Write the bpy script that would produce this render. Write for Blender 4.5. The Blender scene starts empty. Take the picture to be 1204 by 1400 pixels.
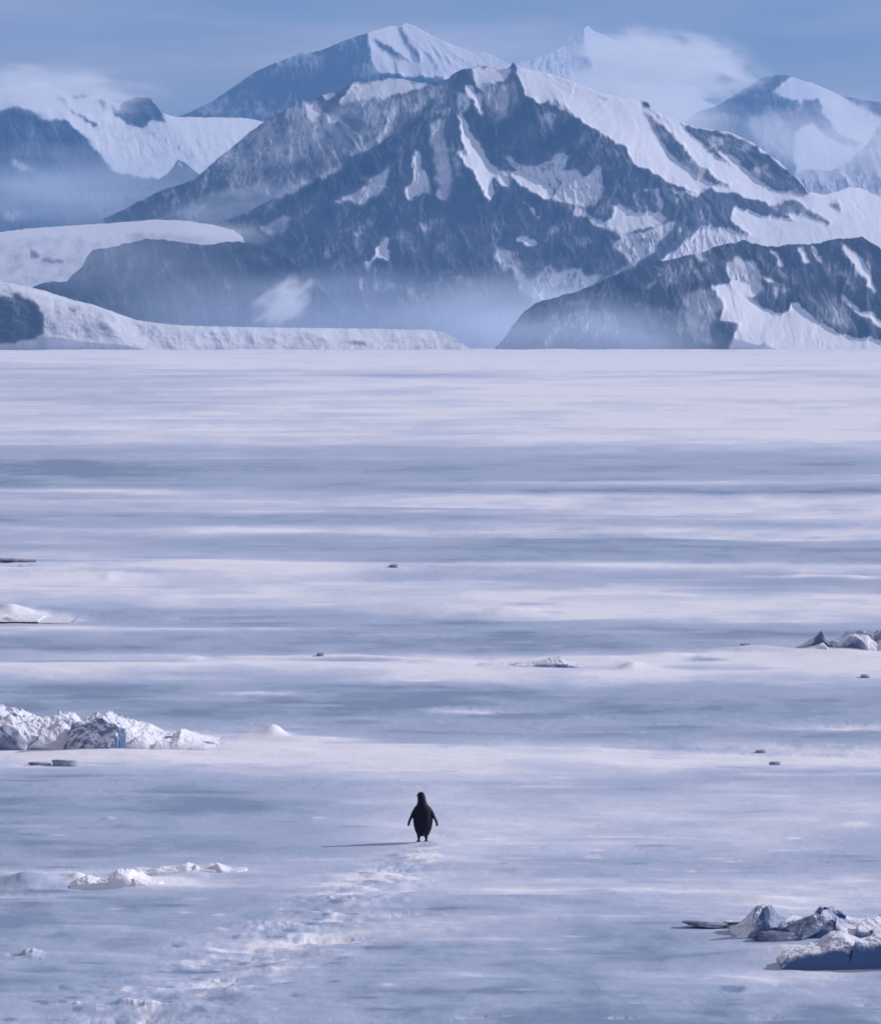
import bpy, bmesh, math, random
import numpy as np
from mathutils import Vector, Matrix, Euler

random.seed(7)
# ------------------------------------------------------------------ camera
FPX, W0, H0 = 6000.0, 1204.0, 1400.0      # focal length in pixels of the 1204 x 1400 photograph
HOR, CAMH = 472.0, 7.1                    # horizon row, eye height above the ice (m)
PITCH = math.atan((H0 / 2 - HOR) / FPX)
SC = bpy.context.scene
cam_d = bpy.data.cameras.new('camera')
cam_d.sensor_fit = 'HORIZONTAL'
cam_d.sensor_width = 36.0
cam_d.lens = 36.0 * FPX / W0
cam_d.clip_start = 1.0
cam_d.clip_end = 120000.0
cam = bpy.data.objects.new('camera', cam_d)
SC.collection.objects.link(cam)
cam.location = (0, 0, CAMH)
cam.rotation_euler = (math.radians(90) - PITCH, 0, 0)
SC.camera = cam

# ------------------------------------------------------------------ light
SUN_EL, SUN_AZ = math.radians(26), math.radians(70)     # azimuth from +Y towards +X
sd = Vector((math.sin(SUN_AZ) * math.cos(SUN_EL), math.cos(SUN_AZ) * math.cos(SUN_EL), math.sin(SUN_EL)))
sun_d = bpy.data.lights.new('sun', 'SUN')
sun_d.energy = 3.8
sun_d.angle = math.radians(0.5)
sun_d.color = (1.0, 0.945, 0.955)
sun = bpy.data.objects.new('sun', sun_d)
SC.collection.objects.link(sun)
sun.location = (50, 20, 60)
sun.rotation_euler = sd.to_track_quat('Z', 'Y').to_euler()

world = bpy.data.worlds.new('World')
SC.world = world
world.use_nodes = True
nt = world.node_tree
for n in list(nt.nodes):
    nt.nodes.remove(n)
def N(nt, t, **k):
    n = nt.nodes.new(t)
    for a, v in k.items():
        setattr(n, a, v)
    return n
sky = N(nt, 'ShaderNodeTexSky', sky_type='NISHITA')
sky.sun_disc = False
sky.sun_elevation = SUN_EL
sky.sun_rotation = SUN_AZ
sky.altitude = 1200
sky.air_density = 1.2
sky.dust_density = 0.4
sky.ozone_density = 4.0
# thin high stratus in streaks
tc = N(nt, 'ShaderNodeTexCoord')
mp = N(nt, 'ShaderNodeMapping')
mp.inputs['Scale'].default_value = (5, 5, 42)
mp.inputs['Rotation'].default_value = (0, math.radians(2), 0)
nz = N(nt, 'ShaderNodeTexNoise')
nz.inputs['Scale'].default_value = 1.6
nz.inputs['Detail'].default_value = 5
nz.inputs['Roughness'].default_value = 0.55
nz.inputs['Distortion'].default_value = 0.4
rp = N(nt, 'ShaderNodeValToRGB')
rp.color_ramp.elements[0].position = 0.25
rp.color_ramp.elements[1].position = 0.62
rp.color_ramp.elements[0].color = (0, 0, 0, 1)
rp.color_ramp.elements[1].color = (0.95, 0.95, 0.95, 1)
tint = N(nt, 'ShaderNodeMix', data_type='RGBA', blend_type='MULTIPLY')
tint.inputs[0].default_value = 1.0
tint.inputs[7].default_value = (0.50, 0.48, 0.545, 1)
mx = N(nt, 'ShaderNodeMix', data_type='RGBA')
mx.inputs[7].default_value = (4.6, 4.2, 4.3, 1)
bg = N(nt, 'ShaderNodeBackground')
bg.inputs['Strength'].default_value = 0.1
wo = N(nt, 'ShaderNodeOutputWorld')
L = nt.links.new
L(tc.outputs['Generated'], mp.inputs['Vector'])
L(mp.outputs[0], nz.inputs['Vector'])
L(nz.outputs['Fac'], rp.inputs[0])
L(sky.outputs[0], tint.inputs[6])
L(tint.outputs[2], mx.inputs[6])
L(rp.outputs[0], mx.inputs[0])
L(mx.outputs[2], bg.inputs[0])
L(bg.outputs[0], wo.inputs[0])

SC.view_settings.view_transform = 'Standard'
SC.view_settings.look = 'None'
SC.view_settings.exposure = 0.17
SC.view_settings.gamma = 1.0
SC.cycles.use_denoising = True
SC.cycles.max_bounces = 6
SC.cycles.volume_bounces = 3
SC.cycles.volume_step_rate = 1.0
SC.cycles.volume_max_steps = 96
SC.cycles.filter_width = 1.7

# ------------------------------------------------------------------ projection helpers
SP, CP = math.sin(PITCH), math.cos(PITCH)
def world_at(px, py, D):
    """World point that stands D metres ahead of the camera on the ray through (px, py)."""
    u = (px - W0 / 2) / FPX
    v = (H0 / 2 - py) / FPX
    y = CP + v * SP
    z = -SP + v * CP
    k = D / y
    return u * k, D + 0 * px, CAMH + z * k
def ground_at(px, py, z=0.0):
    u = (px - W0 / 2) / FPX
    v = (H0 / 2 - py) / FPX
    y = CP + v * SP
    dz = -SP + v * CP
    k = (z - CAMH) / dz
    return u * k, y * k
def gpt(px, py):
    x, y = ground_at(float(px), float(py))
    return x, y, FPX / y          # last: pixels per metre there

# ------------------------------------------------------------------ noise (numpy)
_rs = np.random.RandomState(11)
_perm = _rs.permutation(4096).astype(np.int64)
_ga = _rs.uniform(0, 2 * np.pi, 4096)
_gx, _gy = np.cos(_ga), np.sin(_ga)
def perlin(x, y, seed=0):
    x = np.asarray(x, float) + seed * 37.17
    y = np.asarray(y, float) + seed * 91.31
    xi, yi = np.floor(x).astype(np.int64), np.floor(y).astype(np.int64)
    xf, yf = x - xi, y - yi
    u = xf * xf * xf * (xf * (xf * 6 - 15) + 10)
    v = yf * yf * yf * (yf * (yf * 6 - 15) + 10)
    def g(ix, iy, dx, dy):
        h = _perm[(_perm[ix & 4095] + iy) & 4095]
        return _gx[h] * dx + _gy[h] * dy
    a, b = g(xi, yi, xf, yf), g(xi + 1, yi, xf - 1, yf)
    c, d = g(xi, yi + 1, xf, yf - 1), g(xi + 1, yi + 1, xf - 1, yf - 1)
    return ((a + (b - a) * u) * (1 - v) + (c + (d - c) * u) * v) * 1.41
def fbm(x, y, o=5, seed=0, gain=0.5):
    s = 0; a = 1.0; f = 1.0; t = 0
    for i in range(o):
        s = s + a * perlin(x * f, y * f, seed + i * 3.3); t += a
        a *= gain; f *= 2.03
    return s / t
def ridged(x, y, o=5, seed=0, gain=0.5):
    s = 0; a = 1.0; f = 1.0; t = 0
    for i in range(o):
        s = s + a * (1 - 2 * np.abs(perlin(x * f, y * f, seed + i * 5.1))); t += a
        a *= gain; f *= 2.07
    return s / t
def sstep(a, b, x):
    t = np.clip((x - a) / (b - a), 0, 1)
    return t * t * (3 - 2 * t)
def blur(A, s):
    if s < 0.3:
        return A
    r = int(math.ceil(s * 2.5))
    k = np.exp(-0.5 * (np.arange(-r, r + 1) / s) ** 2); k /= k.sum()
    B = np.pad(A, ((0, 0), (r, r)), mode='edge')
    A = sum(k[i] * B[:, i:i + A.shape[1]] for i in range(2 * r + 1))
    B = np.pad(A, ((r, r), (0, 0)), mode='edge')
    return sum(k[i] * B[i:i + A.shape[0], :] for i in range(2 * r + 1))

# ------------------------------------------------------------------ rock-and-snow maps of the massifs, some haze and mist painted in
CX0, CX1, CY0, CY1 = -80, 1284, 0, 500
GX, GY = np.meshgrid(np.arange(CX0, CX1 + 1, dtype=float), np.arange(CY0, CY1 + 1, dtype=float))
_w1 = fbm(GX / 14, GY / 14, 4, 1) ; _w2 = fbm(GX / 14, GY / 14, 4, 2)
WX, WY = GX + _w1 * 6 + 3.2 * fbm(GX / 4.5, GY / 7, 3, 6), GY + _w2 * 6 + 4.0 * fbm(GX / 4.5, GY / 7, 3, 7)
class Canvas:
    """snow cover (0 bare rock .. 1 snow) and facing (-1 turned from the sun .. 1 turned to it) over a massif's front."""
    def __init__(s, snow, face):
        s.S = np.full(GX.shape, float(snow)); s.T = np.full(GX.shape, float(face))
    def poly(s, pts, S=None, T=None, f=0.8, warp=1.0):
        pts = np.array(pts, float)
        pad = 14 + 3 * f
        x0 = max(int(pts[:, 0].min() - pad) - CX0, 0); x1 = min(int(pts[:, 0].max() + pad) - CX0, GX.shape[1])
        y0 = max(int(pts[:, 1].min() - pad) - CY0, 0); y1 = min(int(pts[:, 1].max() + pad) - CY0, GX.shape[0])
        if x1 <= x0 or y1 <= y0:
            return s
        sl = (slice(y0, y1), slice(x0, x1))
        X = GX[sl] + (WX[sl] - GX[sl]) * warp; Y = GY[sl] + (WY[sl] - GY[sl]) * warp
        m = np.zeros(X.shape, bool)
        n = len(pts)
        for i in range(n):
            ax, ay = pts[i]; bx, by = pts[(i + 1) % n]
            if ay == by:
                continue
            c = (ay > Y) != (by > Y)
            m ^= c & (X < (bx - ax) * (Y - ay) / (by - ay) + ax)
        a = blur(m.astype(float), f * 1.2 + 0.7)
        if S is not None:
            s.S[sl] = s.S[sl] * (1 - a) + S * a
        if T is not None:
            s.T[sl] = s.T[sl] * (1 - a) + T * a
        return s
    def line(s, pts, w, S=None, T=None, f=0.7):
        pts = [Vector(p) for p in pts]
        l, r = [], []
        for i, p in enumerate(pts):
            d = (pts[min(i + 1, len(pts) - 1)] - pts[max(i - 1, 0)]).normalized()
            n = Vector((-d.y, d.x)) * w * (0.35 if i in (0, len(pts) - 1) else 0.5)
            l.append(p + n); r.append(p - n)
        return s.poly([tuple(p) for p in l + r[::-1]], S, T, f)
def integrate(P, Q):
    """Surface whose x and y gradients come closest to P and Q (mirrored Fourier solution)."""
    h, w = P.shape
    P2 = np.block([[P, -P[:, ::-1]], [P[::-1], -P[::-1, ::-1]]])
    Q2 = np.block([[Q, Q[:, ::-1]], [-Q[::-1], -Q[::-1, ::-1]]])
    fx = np.fft.fftfreq(2 * w) * 2 * np.pi; fy = np.fft.fftfreq(2 * h) * 2 * np.pi
    FX, FY = np.meshgrid(fx, fy)
    den = FX ** 2 + FY ** 2; den[0, 0] = 1
    Z = (-1j * FX * np.fft.fft2(P2) - 1j * FY * np.fft.fft2(Q2)) / den
    Z[0, 0] = 0
    return np.real(np.fft.ifft2(Z))[:h, :w]
def bil(A, x, y):
    x = np.clip(x - CX0, 0, A.shape[1] - 1.001); y = np.clip(y - CY0, 0, A.shape[0] - 1.001)
    xi = x.astype(int); yi = y.astype(int); xf = x - xi; yf = y - yi
    return (A[yi, xi] * (1 - xf) + A[yi, xi + 1] * xf) * (1 - yf) + (A[yi + 1, xi] * (1 - xf) + A[yi + 1, xi + 1] * xf) * yf

def mesh_grid(name, X, Y, Z, attrs, mat, smooth=True):
    r, c = X.shape
    me = bpy.data.meshes.new(name)
    co = np.stack([X, Y, Z], -1).reshape(-1, 3).astype(np.float32)
    idx = np.arange(r * c).reshape(r, c)
    q = np.stack([idx[:-1, :-1], idx[:-1, 1:], idx[1:, 1:], idx[1:, :-1]], -1).reshape(-1, 4).astype(np.int32)
    me.vertices.add(len(co)); me.vertices.foreach_set('co', co.ravel())
    me.loops.add(q.size); me.loops.foreach_set('vertex_index', q.ravel())
    me.polygons.add(len(q))
    me.polygons.foreach_set('loop_start', np.arange(0, q.size, 4, dtype=np.int32))
    me.polygons.foreach_set('use_smooth', np.full(len(q), smooth))
    me.update(calc_edges=True)
    for k, v in attrs.items():
        a = me.attributes.new(k, 'FLOAT', 'POINT')
        a.data.foreach_set('value', v.astype(np.float32).ravel())
    me.materials.append(mat)
    o = bpy.data.objects.new(name, me)
    SC.collection.objects.link(o)
    return o
def tag(o, label=None, cat=None, kind=None, group=None):
    if label: o['label'] = label
    if cat: o['category'] = cat
    if kind: o['kind'] = kind
    if group: o['group'] = group
    return o

# ------------------------------------------------------------------ materials
SNOW = (0.79, 0.81, 0.90, 1)
ROCK = (0.030, 0.042, 0.075, 1)
ICE = (0.245, 0.325, 0.51, 1)
def new_mat(name):
    m = bpy.data.materials.new(name); m.use_nodes = True
    t = m.node_tree
    b = t.nodes['Principled BSDF']
    return m, t, b
def noise(t, scale, detail=4, rough=0.55, vec=None, mscale=None):
    n = N(t, 'ShaderNodeTexNoise')
    n.inputs['Scale'].default_value = scale; n.inputs['Detail'].default_value = detail
    n.inputs['Roughness'].default_value = rough
    tc_ = N(t, 'ShaderNodeTexCoord')
    src = tc_.outputs['Object']
    if mscale:
        m_ = N(t, 'ShaderNodeMapping'); m_.inputs['Scale'].default_value = mscale
        t.links.new(src, m_.inputs['Vector']); src = m_.outputs[0]
    t.links.new(src, n.inputs['Vector'])
    return n
def math_(t, op, a, b=None, clamp=False):
    n = N(t, 'ShaderNodeMath', operation=op); n.use_clamp = clamp
    for i, v in enumerate((a, b)):
        if v is None: continue
        if isinstance(v, (int, float)): n.inputs[i].default_value = v
        else: t.links.new(v, n.inputs[i])
    return n.outputs[0]
def mountain_mat():
    m, t, b = new_mat('rock_and_snow')
    at = N(t, 'ShaderNodeAttribute', attribute_name='snow')
    n1 = noise(t, 0.035, 8, 0.68, mscale=(1, 0.7, 0.42))
    d = math_(t, 'SUBTRACT', n1.outputs['Fac'], 0.5)
    d = math_(t, 'MULTIPLY', d, 0.55)
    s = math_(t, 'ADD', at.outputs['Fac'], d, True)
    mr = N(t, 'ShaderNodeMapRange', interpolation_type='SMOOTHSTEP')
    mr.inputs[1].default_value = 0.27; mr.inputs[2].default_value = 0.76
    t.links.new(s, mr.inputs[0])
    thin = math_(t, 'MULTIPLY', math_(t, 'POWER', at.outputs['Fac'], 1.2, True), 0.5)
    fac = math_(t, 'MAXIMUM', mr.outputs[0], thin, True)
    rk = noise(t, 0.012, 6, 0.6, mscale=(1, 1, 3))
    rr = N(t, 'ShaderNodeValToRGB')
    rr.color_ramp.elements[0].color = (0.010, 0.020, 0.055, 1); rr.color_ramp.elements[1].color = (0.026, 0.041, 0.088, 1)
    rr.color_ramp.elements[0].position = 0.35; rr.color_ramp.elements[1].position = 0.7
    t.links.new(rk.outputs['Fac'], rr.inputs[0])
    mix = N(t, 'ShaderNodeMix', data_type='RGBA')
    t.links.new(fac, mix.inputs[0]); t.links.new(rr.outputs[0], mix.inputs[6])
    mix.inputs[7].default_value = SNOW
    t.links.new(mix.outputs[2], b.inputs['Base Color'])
    b.inputs['Roughness'].default_value = 0.8
    b.inputs['Specular IOR Level'].default_value = 0.15
    bp = N(t, 'ShaderNodeBump'); bp.inputs['Distance'].default_value = 14
    t.links.new(math_(t, 'SUBTRACT', 0.5, math_(t, 'MULTIPLY', mr.outputs[0], 0.40)), bp.inputs['Strength'])
    n3 = noise(t, 0.03, 8, 0.65)
    t.links.new(n3.outputs['Fac'], bp.inputs['Height']); t.links.new(bp.outputs[0], b.inputs['Normal'])
    return m
MT = mountain_mat()

def massif(name, cv, sil, D0, foot=484, jit=1.3, rough=1.0, seed=0, step=1.0, rows=1.0, gully=(9, 26), lo=(-0.12, 0.72), hi=(0.95, 1.75), dusting=1.0, ribbed=1.0, tops=None, kind='structure'):
    sil = np.array(sil, float)
    xs = np.arange(sil[0, 0], sil[-1, 0] + step, step)
    sy = np.interp(xs, sil[:, 0], sil[:, 1])
    sy = sy + jit * fbm(xs / 9, xs * 0 + 3.3, 4, seed + 5) * 2.2
    ft = np.full(xs.shape, float(foot))
    sy = np.minimum(sy, ft - 2)
    T = blur(cv.T, 1.0)
    a = (T + 1) / 2
    P = lo[0] + (hi[0] - lo[0]) * a
    Q = lo[1] + (hi[1] - lo[1]) * a
    D = integrate(P, -Q)            # rows run downwards, so going down brings the slope nearer
    c = D0 / FPX
    if tops:
        ang = np.zeros(GX.shape); rad = np.full(GX.shape, 1e9)
        for tx, ty in tops:
            r_ = np.hypot(GX - tx, (GY - ty) * 1.0)
            m_ = r_ < rad
            ang = np.where(m_, np.arctan2(GX - tx, GY - ty + 25) + tx, ang); rad = np.where(m_, r_, rad)
        wob = 0.10 * fbm(GX / 40, GY / 40, 3, seed + 81)
        fall = ridged((ang + wob) * 9, rad / 120, 5, seed + 83, 0.6)
        spur = ridged((ang + wob * 1.5) * 3.2, rad / 260, 3, seed + 87, 0.5)
        cv.S = cv.S + np.clip(1 - cv.S, 0, 1) * (0.17 * sstep(-0.1, 0.8, fall) * sstep(-0.5, 0.3, fbm(GX / 70, GY / 60, 3, seed + 88)) + 0.06 * fall)
        spur_rel = fall * 0.8 + spur * 10.0 * sstep(10, 90, rad)
    else:
        spur_rel = 0.0
    dust = ridged((GX + 5 * _w1) / 6.5 - GY / 50, GY / 26, 4, seed + 61)
    patch = sstep(-0.15, 0.45, fbm(GX / 55, GY / 38, 4, seed + 71))
    cv.S = cv.S + np.clip(1 - cv.S, 0, 1) * patch * sstep(0.0, 0.7, dust) * 0.34 * dusting
    ribs = ridged((GX + 6 * _w2) / 9 - GY / 60, GY / 34, 5, seed + 91, 0.6)
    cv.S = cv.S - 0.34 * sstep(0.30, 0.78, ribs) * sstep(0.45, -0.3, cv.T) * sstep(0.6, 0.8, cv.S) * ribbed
    cv.S = np.clip(cv.S, 0, 1)
    # gullies, ribs and broken ground, rougher where rock shows
    rk = rough * (1.15 - 0.85 * np.clip(cv.S, 0, 1))
    wx = GX + 5 * fbm(GX / 30, GY / 30, 3, seed + 9)
    g = ridged(wx / gully[0] - GY / 40, GY / gully[1], 4, seed + 21, 0.5) * gully[0] * 0.13
    g2 = ridged(wx / 34 - GY / 90, GY / 70, 4, seed + 31, 0.5) * 5.0
    D = D - (g + g2 + spur_rel) * rk
    i0 = (CY1 - CY0) - 22
    c0 = int(max(xs[0] - CX0, 0))
    D = D - np.percentile(D[i0 - 70:i0, c0:int(xs[-1] - CX0)], 6)
    n = int((foot - sy.min()) / rows)
    v = np.linspace(0, 1, n)[:, None]
    Yp = ft[None, :] + (sy - ft)[None, :] * v
    Xp = np.repeat(xs[None, :], n, 0)
    Dw = D0 + c * bil(D, Xp, Yp)
    Dw = D0 + np.maximum(Dw - D0, (Dw - D0) * 0.1)
    X, Y, Z = world_at(Xp, Yp, Dw)
    S = bil(cv.S, Xp, Yp)
    # the far side, falling away behind the crest
    bx, by, bz, bs = [], [], [], []
    xt, yt, zt, st = X[-1], Y[-1], Z[-1], S[-1]
    for k in range(1, 9):
        f = (k / 8) ** 1.2
        zz = zt * (1 - f) - 20 * f
        yy = yt + (zt - zz) * 1.1 + 25 * fbm(xs / 20, xs * 0 + k, 3, seed) * f + 10 * k
        bx.append(xt * yy / yt); by.append(yy); bz.append(zz); bs.append(st)
    X = np.vstack([X] + [q[None] for q in bx]); Y = np.vstack([Y] + [q[None] for q in by])
    Z = np.vstack([Z] + [q[None] for q in bz]); S = np.vstack([S] + [q[None] for q in bs])
    o = mesh_grid(name, X, Y, Z, {'snow': S}, MT)
    tag(o, kind=kind)
    return o

# ------------------------------------------------------------------ the massifs, far to near
def far_summit():
    c = Canvas(0.30, -0.75)
    c.poly([(503, 20), (504, 60), (510, 88), (522, 103), (600, 112), (820, 150), (820, 20)], 0.92, 0.75, 0.8, 0.5)
    c.poly([(512, 48), (524, 56), (542, 68), (562, 84), (552, 83), (530, 73), (514, 60)], 0.30, -0.2)
    c.poly([(544, 36), (553, 38), (559, 54), (571, 68), (579, 87), (565, 75), (552, 60)], 0.25, -0.5)
    c.line([(572, 60), (590, 78), (600, 95)], 5, 0.45, 0.1)
    c.line([(590, 62), (612, 80), (625, 92)], 4, 0.5, 0.2)
    c.poly([(486, 107), (520, 98), (548, 100), (552, 104), (605, 104), (610, 118), (470, 118)], 0.10, -0.9)
    c.poly([(330, 112), (400, 85), (440, 76), (470, 72), (440, 100), (380, 125)], 0.32, -0.8, 4)
    c.line([(404, 76), (410, 72), (424, 73)], 3, 0.95, 0.5)
    massif('far_summit', c, [(225, 168), (245, 158), (262, 152), (290, 138), (320, 118), (345, 100), (370, 88), (400, 77), (412, 70), (420, 72), (440, 68), (470, 55), (500, 45), (515, 40), (530, 35), (545, 35), (555, 31), (570, 37), (590, 48), (620, 62), (645, 70), (670, 73), (690, 85), (720, 93), (760, 103), (820, 125)], 16000, foot=300, seed=1, tops=[(410, 70), (555, 30), (500, 44)], rough=0.75, jit=0.8)
    c = Canvas(0.85, 0.6)
    c.poly([(780, 20), (797, 30), (800, 60), (810, 90), (790, 100), (760, 90), (770, 60)], 0.45, -0.8)
    c.poly([(700, 60), (770, 60), (790, 110), (700, 120)], 0.75, -0.2, 3)
    massif('cloudy_peak', c, [(690, 92), (740, 76), (765, 66), (778, 58), (786, 48), (795, 38), (803, 34), (813, 42), (830, 50), (850, 62), (880, 85), (930, 120), (990, 150)], 21000, foot=300, seed=2, rough=0.7)
def right_far():
    c = Canvas(0.34, -0.7)
    c.poly([(1056, 124), (1070, 114), (1083, 106), (1110, 108), (1140, 124), (1168, 142), (1150, 141), (1118, 134), (1095, 138), (1068, 131)], 0.97, 0.8)
    c.poly([(1120, 130), (1150, 135), (1204, 160), (1290, 165), (1290, 300), (1100, 300), (1085, 215), (1086, 178), (1110, 168), (1128, 180), (1130, 150)], 0.8, 0.55, 1.5)
    c.poly([(1115, 140), (1128, 152), (1140, 175), (1160, 190), (1185, 196), (1160, 200), (1135, 192), (1120, 170)], 0.4, -0.7)
    c.line([(1122, 138), (1135, 160), (1150, 182)], 3, 0.9, 0.5)
    c.poly([(1020, 160), (1060, 150), (1085, 180), (1080, 215), (1040, 205)], 0.62, -0.6, 4)
    massif('right_far_mountain', c, [(930, 172), (955, 152), (985, 142), (1010, 125), (1040, 107), (1060, 102), (1080, 103), (1090, 107), (1120, 117), (1150, 130), (1180, 136), (1204, 140), (1284, 150)], 17500, foot=330, seed=3, dusting=0.6, rough=0.7, jit=0.8)
    c = Canvas(0.55, -0.6)
    c.poly([(1070, 300), (1090, 238), (1140, 245), (1180, 240), (1204, 220), (1284, 220), (1284, 300)], 0.7, -0.2, 3)
    c.line([(1150, 235), (1165, 250), (1172, 262)], 5, 0.9, 0.4)
    massif('right_crags', c, [(1060, 262), (1085, 238), (1105, 232), (1135, 233), (1160, 222), (1172, 208), (1186, 196), (1196, 178), (1206, 168), (1230, 150), (1284, 160)], 13500, foot=340, seed=4, rough=1.0, jit=1.8)
def left_range():
    c = Canvas(0.72, 0.25)
    c.poly([(-90, 90), (60, 100), (100, 130), (130, 160), (100, 175), (60, 150), (-90, 140)], 0.95, 0.6, 2)
    c.poly([(240, 150), (380, 150), (380, 170), (330, 205), (290, 225), (250, 190), (225, 170)], 0.92, 0.55, 4)
    for i in range(5):
        c.line([(205 + 22 * i, 180 + 2 * i), (240 + 22 * i, 200), (265 + 20 * i, 212)], 3.5, 0.75, -0.2, 1.5)
    c.poly([(-90, 165), (0, 150), (15, 147), (28, 144), (40, 152), (60, 166), (80, 162), (96, 166), (112, 184), (130, 206), (150, 230), (170, 240), (215, 244), (300, 248), (400, 260), (400, 340), (-90, 340)], 0.14, -0.8, 1.2)
    c.poly([(10, 168), (50, 160), (60, 185), (30, 200)], 0.3, -0.8, 6)
    c.line([(76, 128), (92, 145), (108, 157), (134, 172)], 4, 0.22, -0.7)
    c.poly([(88, 124), (104, 128), (126, 126), (116, 135), (98, 133)], 0.2, -0.6)
    c.poly([(135, 134), (141, 137), (146, 148), (139, 144)], 0.2, -0.6)
    c.poly([(150, 143), (160, 148), (170, 155), (162, 161)], 0.15, -0.8)
    c.poly([(166, 147), (172, 138), (182, 134), (190, 132), (206, 132), (214, 142), (226, 168), (208, 163), (196, 174), (182, 172), (166, 164)], 0.14, -0.8)
    c.poly([(15, 218), (30, 220), (50, 232), (75, 245), (55, 240), (25, 230)], 0.6, -0.4, 2)
    c.line([(0, 270), (60, 272), (100, 276)], 5, 0.45, -0.5, 3)
    c.poly([(-90, 285), (30, 288), (60, 300), (-90, 302)], 0.4, -0.5, 3)
    massif('left_far_range', c, [(-80, 124), (0, 119), (20, 117), (40, 114), (55, 110), (66, 113), (80, 122), (95, 127), (110, 126), (125, 129), (145, 134), (160, 140), (172, 138), (180, 134), (190, 132), (205, 133), (213, 142), (222, 154), (240, 160), (300, 160), (340, 161), (365, 168), (430, 180)], 13500, foot=400, seed=5, rough=0.8, jit=0.7)
    c = Canvas(0.12, -0.8)
    c.line([(240, 220), (246, 222), (250, 230)], 3, 0.8, 0.5)
    massif('dark_foothill', c, [(170, 262), (200, 256), (222, 242), (236, 228), (243, 217), (250, 220), (262, 230), (275, 240), (300, 246), (360, 252)], 11500, foot=400, seed=6, rough=1.0)
def main_massif():
    c = Canvas(0.10, -0.75)
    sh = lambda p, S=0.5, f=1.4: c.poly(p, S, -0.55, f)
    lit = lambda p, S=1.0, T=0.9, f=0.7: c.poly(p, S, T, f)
    # the paler shoulder behind the long left spur, and the darkest hollow below the twin summit
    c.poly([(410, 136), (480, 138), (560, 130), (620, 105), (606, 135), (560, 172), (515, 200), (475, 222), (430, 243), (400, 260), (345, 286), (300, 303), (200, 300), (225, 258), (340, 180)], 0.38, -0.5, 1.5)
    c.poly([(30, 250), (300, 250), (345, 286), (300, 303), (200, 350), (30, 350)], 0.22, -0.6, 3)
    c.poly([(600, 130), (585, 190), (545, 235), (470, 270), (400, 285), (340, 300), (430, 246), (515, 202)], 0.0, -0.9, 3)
    c.poly([(440, 330), (560, 290), (660, 300), (760, 330), (720, 420), (520, 430), (420, 400)], 0.20, -0.7, 12)  # lower face painted paler for the haze in front of it
    # everything right of the summit crest: the great snow slope
    lit([(706, 80), (709, 104), (717, 127), (739, 143), (749, 136), (774, 147), (809, 175), (834, 187), (852, 199), (868, 222), (912, 246), (956, 266), (1010, 263), (1060, 270), (1284, 270), (1284, 60), (706, 60)], 1.0, 0.8, 0.7)
    lit([(950, 264), (1010, 260), (1284, 250), (1284, 400), (1000, 375), (880, 366), (900, 352), (960, 330), (1000, 300)], 0.97, 0.6)
    c.poly([(730, 90), (780, 104), (860, 133), (868, 150), (850, 165), (800, 140), (760, 112)], 0.9, 0.45, 2.5)
    c.poly([(747, 134), (758, 132), (778, 149), (790, 158), (768, 150)], 0.7, -0.3)
    c.line([(815, 131), (827, 134), (834, 137)], 3, 0.25, -0.5)
    c.poly([(870, 134), (887, 140), (890, 150), (880, 145)], 0.12, -0.8)
    c.poly([(878, 150), (890, 158), (906, 172), (925, 188), (940, 206), (957, 226), (980, 243), (1000, 257), (975, 252), (954, 243), (934, 228), (916, 211), (905, 195), (895, 183)], 0.26, -0.6)
    c.line([(893, 150), (900, 158), (915, 166)], 2.5, 0.3, -0.4)
    c.poly([(928, 164), (948, 174), (958, 181), (975, 198), (1003, 228), (990, 222), (968, 204), (945, 184)], 0.22, -0.5)
    c.poly([(950, 173), (970, 177), (999, 181), (1027, 195), (1062, 220), (1092, 243), (1110, 266), (1080, 264), (1056, 260), (1031, 246), (1011, 224), (999, 214), (975, 198), (958, 184)], 0.24, -0.6)
    lit([(998, 213), (1006, 219), (1012, 232), (1002, 224)], 0.95)
    for x, y in ((985, 195), (1022, 200), (1035, 232), (975, 190), (1045, 228)):
        c.poly([(x - 6, y - 3), (x + 6, y - 4), (x + 4, y + 4), (x - 4, y + 5)], 0.55, -0.4, 1.5)
    # lower rock cliffs on the right
    c.poly([(954, 266), (969, 256), (985, 262), (1009, 263), (1020, 271), (1040, 274), (1056, 279), (1070, 291), (1092, 303), (1060, 296), (1041, 294), (1017, 286), (1001, 281), (1002, 300), (1004, 308), (1025, 318), (1020, 321), (988, 311), (980, 307), (961, 307), (947, 321), (926, 336), (902, 358), (860, 372), (820, 392), (800, 300), (860, 240), (912, 250)], 0.16, -0.6, 0.8)
    c.poly([(1054, 280), (1076, 272), (1093, 274), (1105, 284), (1119, 292), (1140, 308), (1111, 299), (1090, 291), (1070, 294)], 0.26, -0.5)
    c.poly([(1136, 284), (1146, 274), (1153, 289)], 0.2, -0.6)
    c.poly([(947, 322), (961, 308), (988, 312), (1025, 322), (1023, 331), (980, 339), (955, 347), (902, 360)], 0.9, 0.0, 1.0)
    lit([(835, 300), (839, 284), (849, 280), (857, 287), (880, 290), (899, 291), (914, 296), (899, 307), (870, 314), (849, 320), (839, 311), (814, 308), (808, 300), (826, 303)], 0.92, 0.35)
    c.line([(882, 258), (899, 259), (905, 282)], 4, 0.7, 0.1); c.line([(898, 257), (900, 278), (901, 296)], 3, 0.85, 0.3)
    c.line([(912, 257), (940, 262), (958, 268)], 2.5, 0.9, 0.4)
    for x, y in ((926, 275), (936, 300), (958, 292), (872, 275), (868, 268), (931, 315)):
        c.line([(x + 2, y - 8), (x, y), (x + 1, y + 8)], 3.5, 0.55, -0.1)
    sh([(849, 323), (880, 316), (925, 302), (918, 322), (900, 344), (880, 354), (866, 362), (856, 350), (840, 340)], 0.72)
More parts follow.
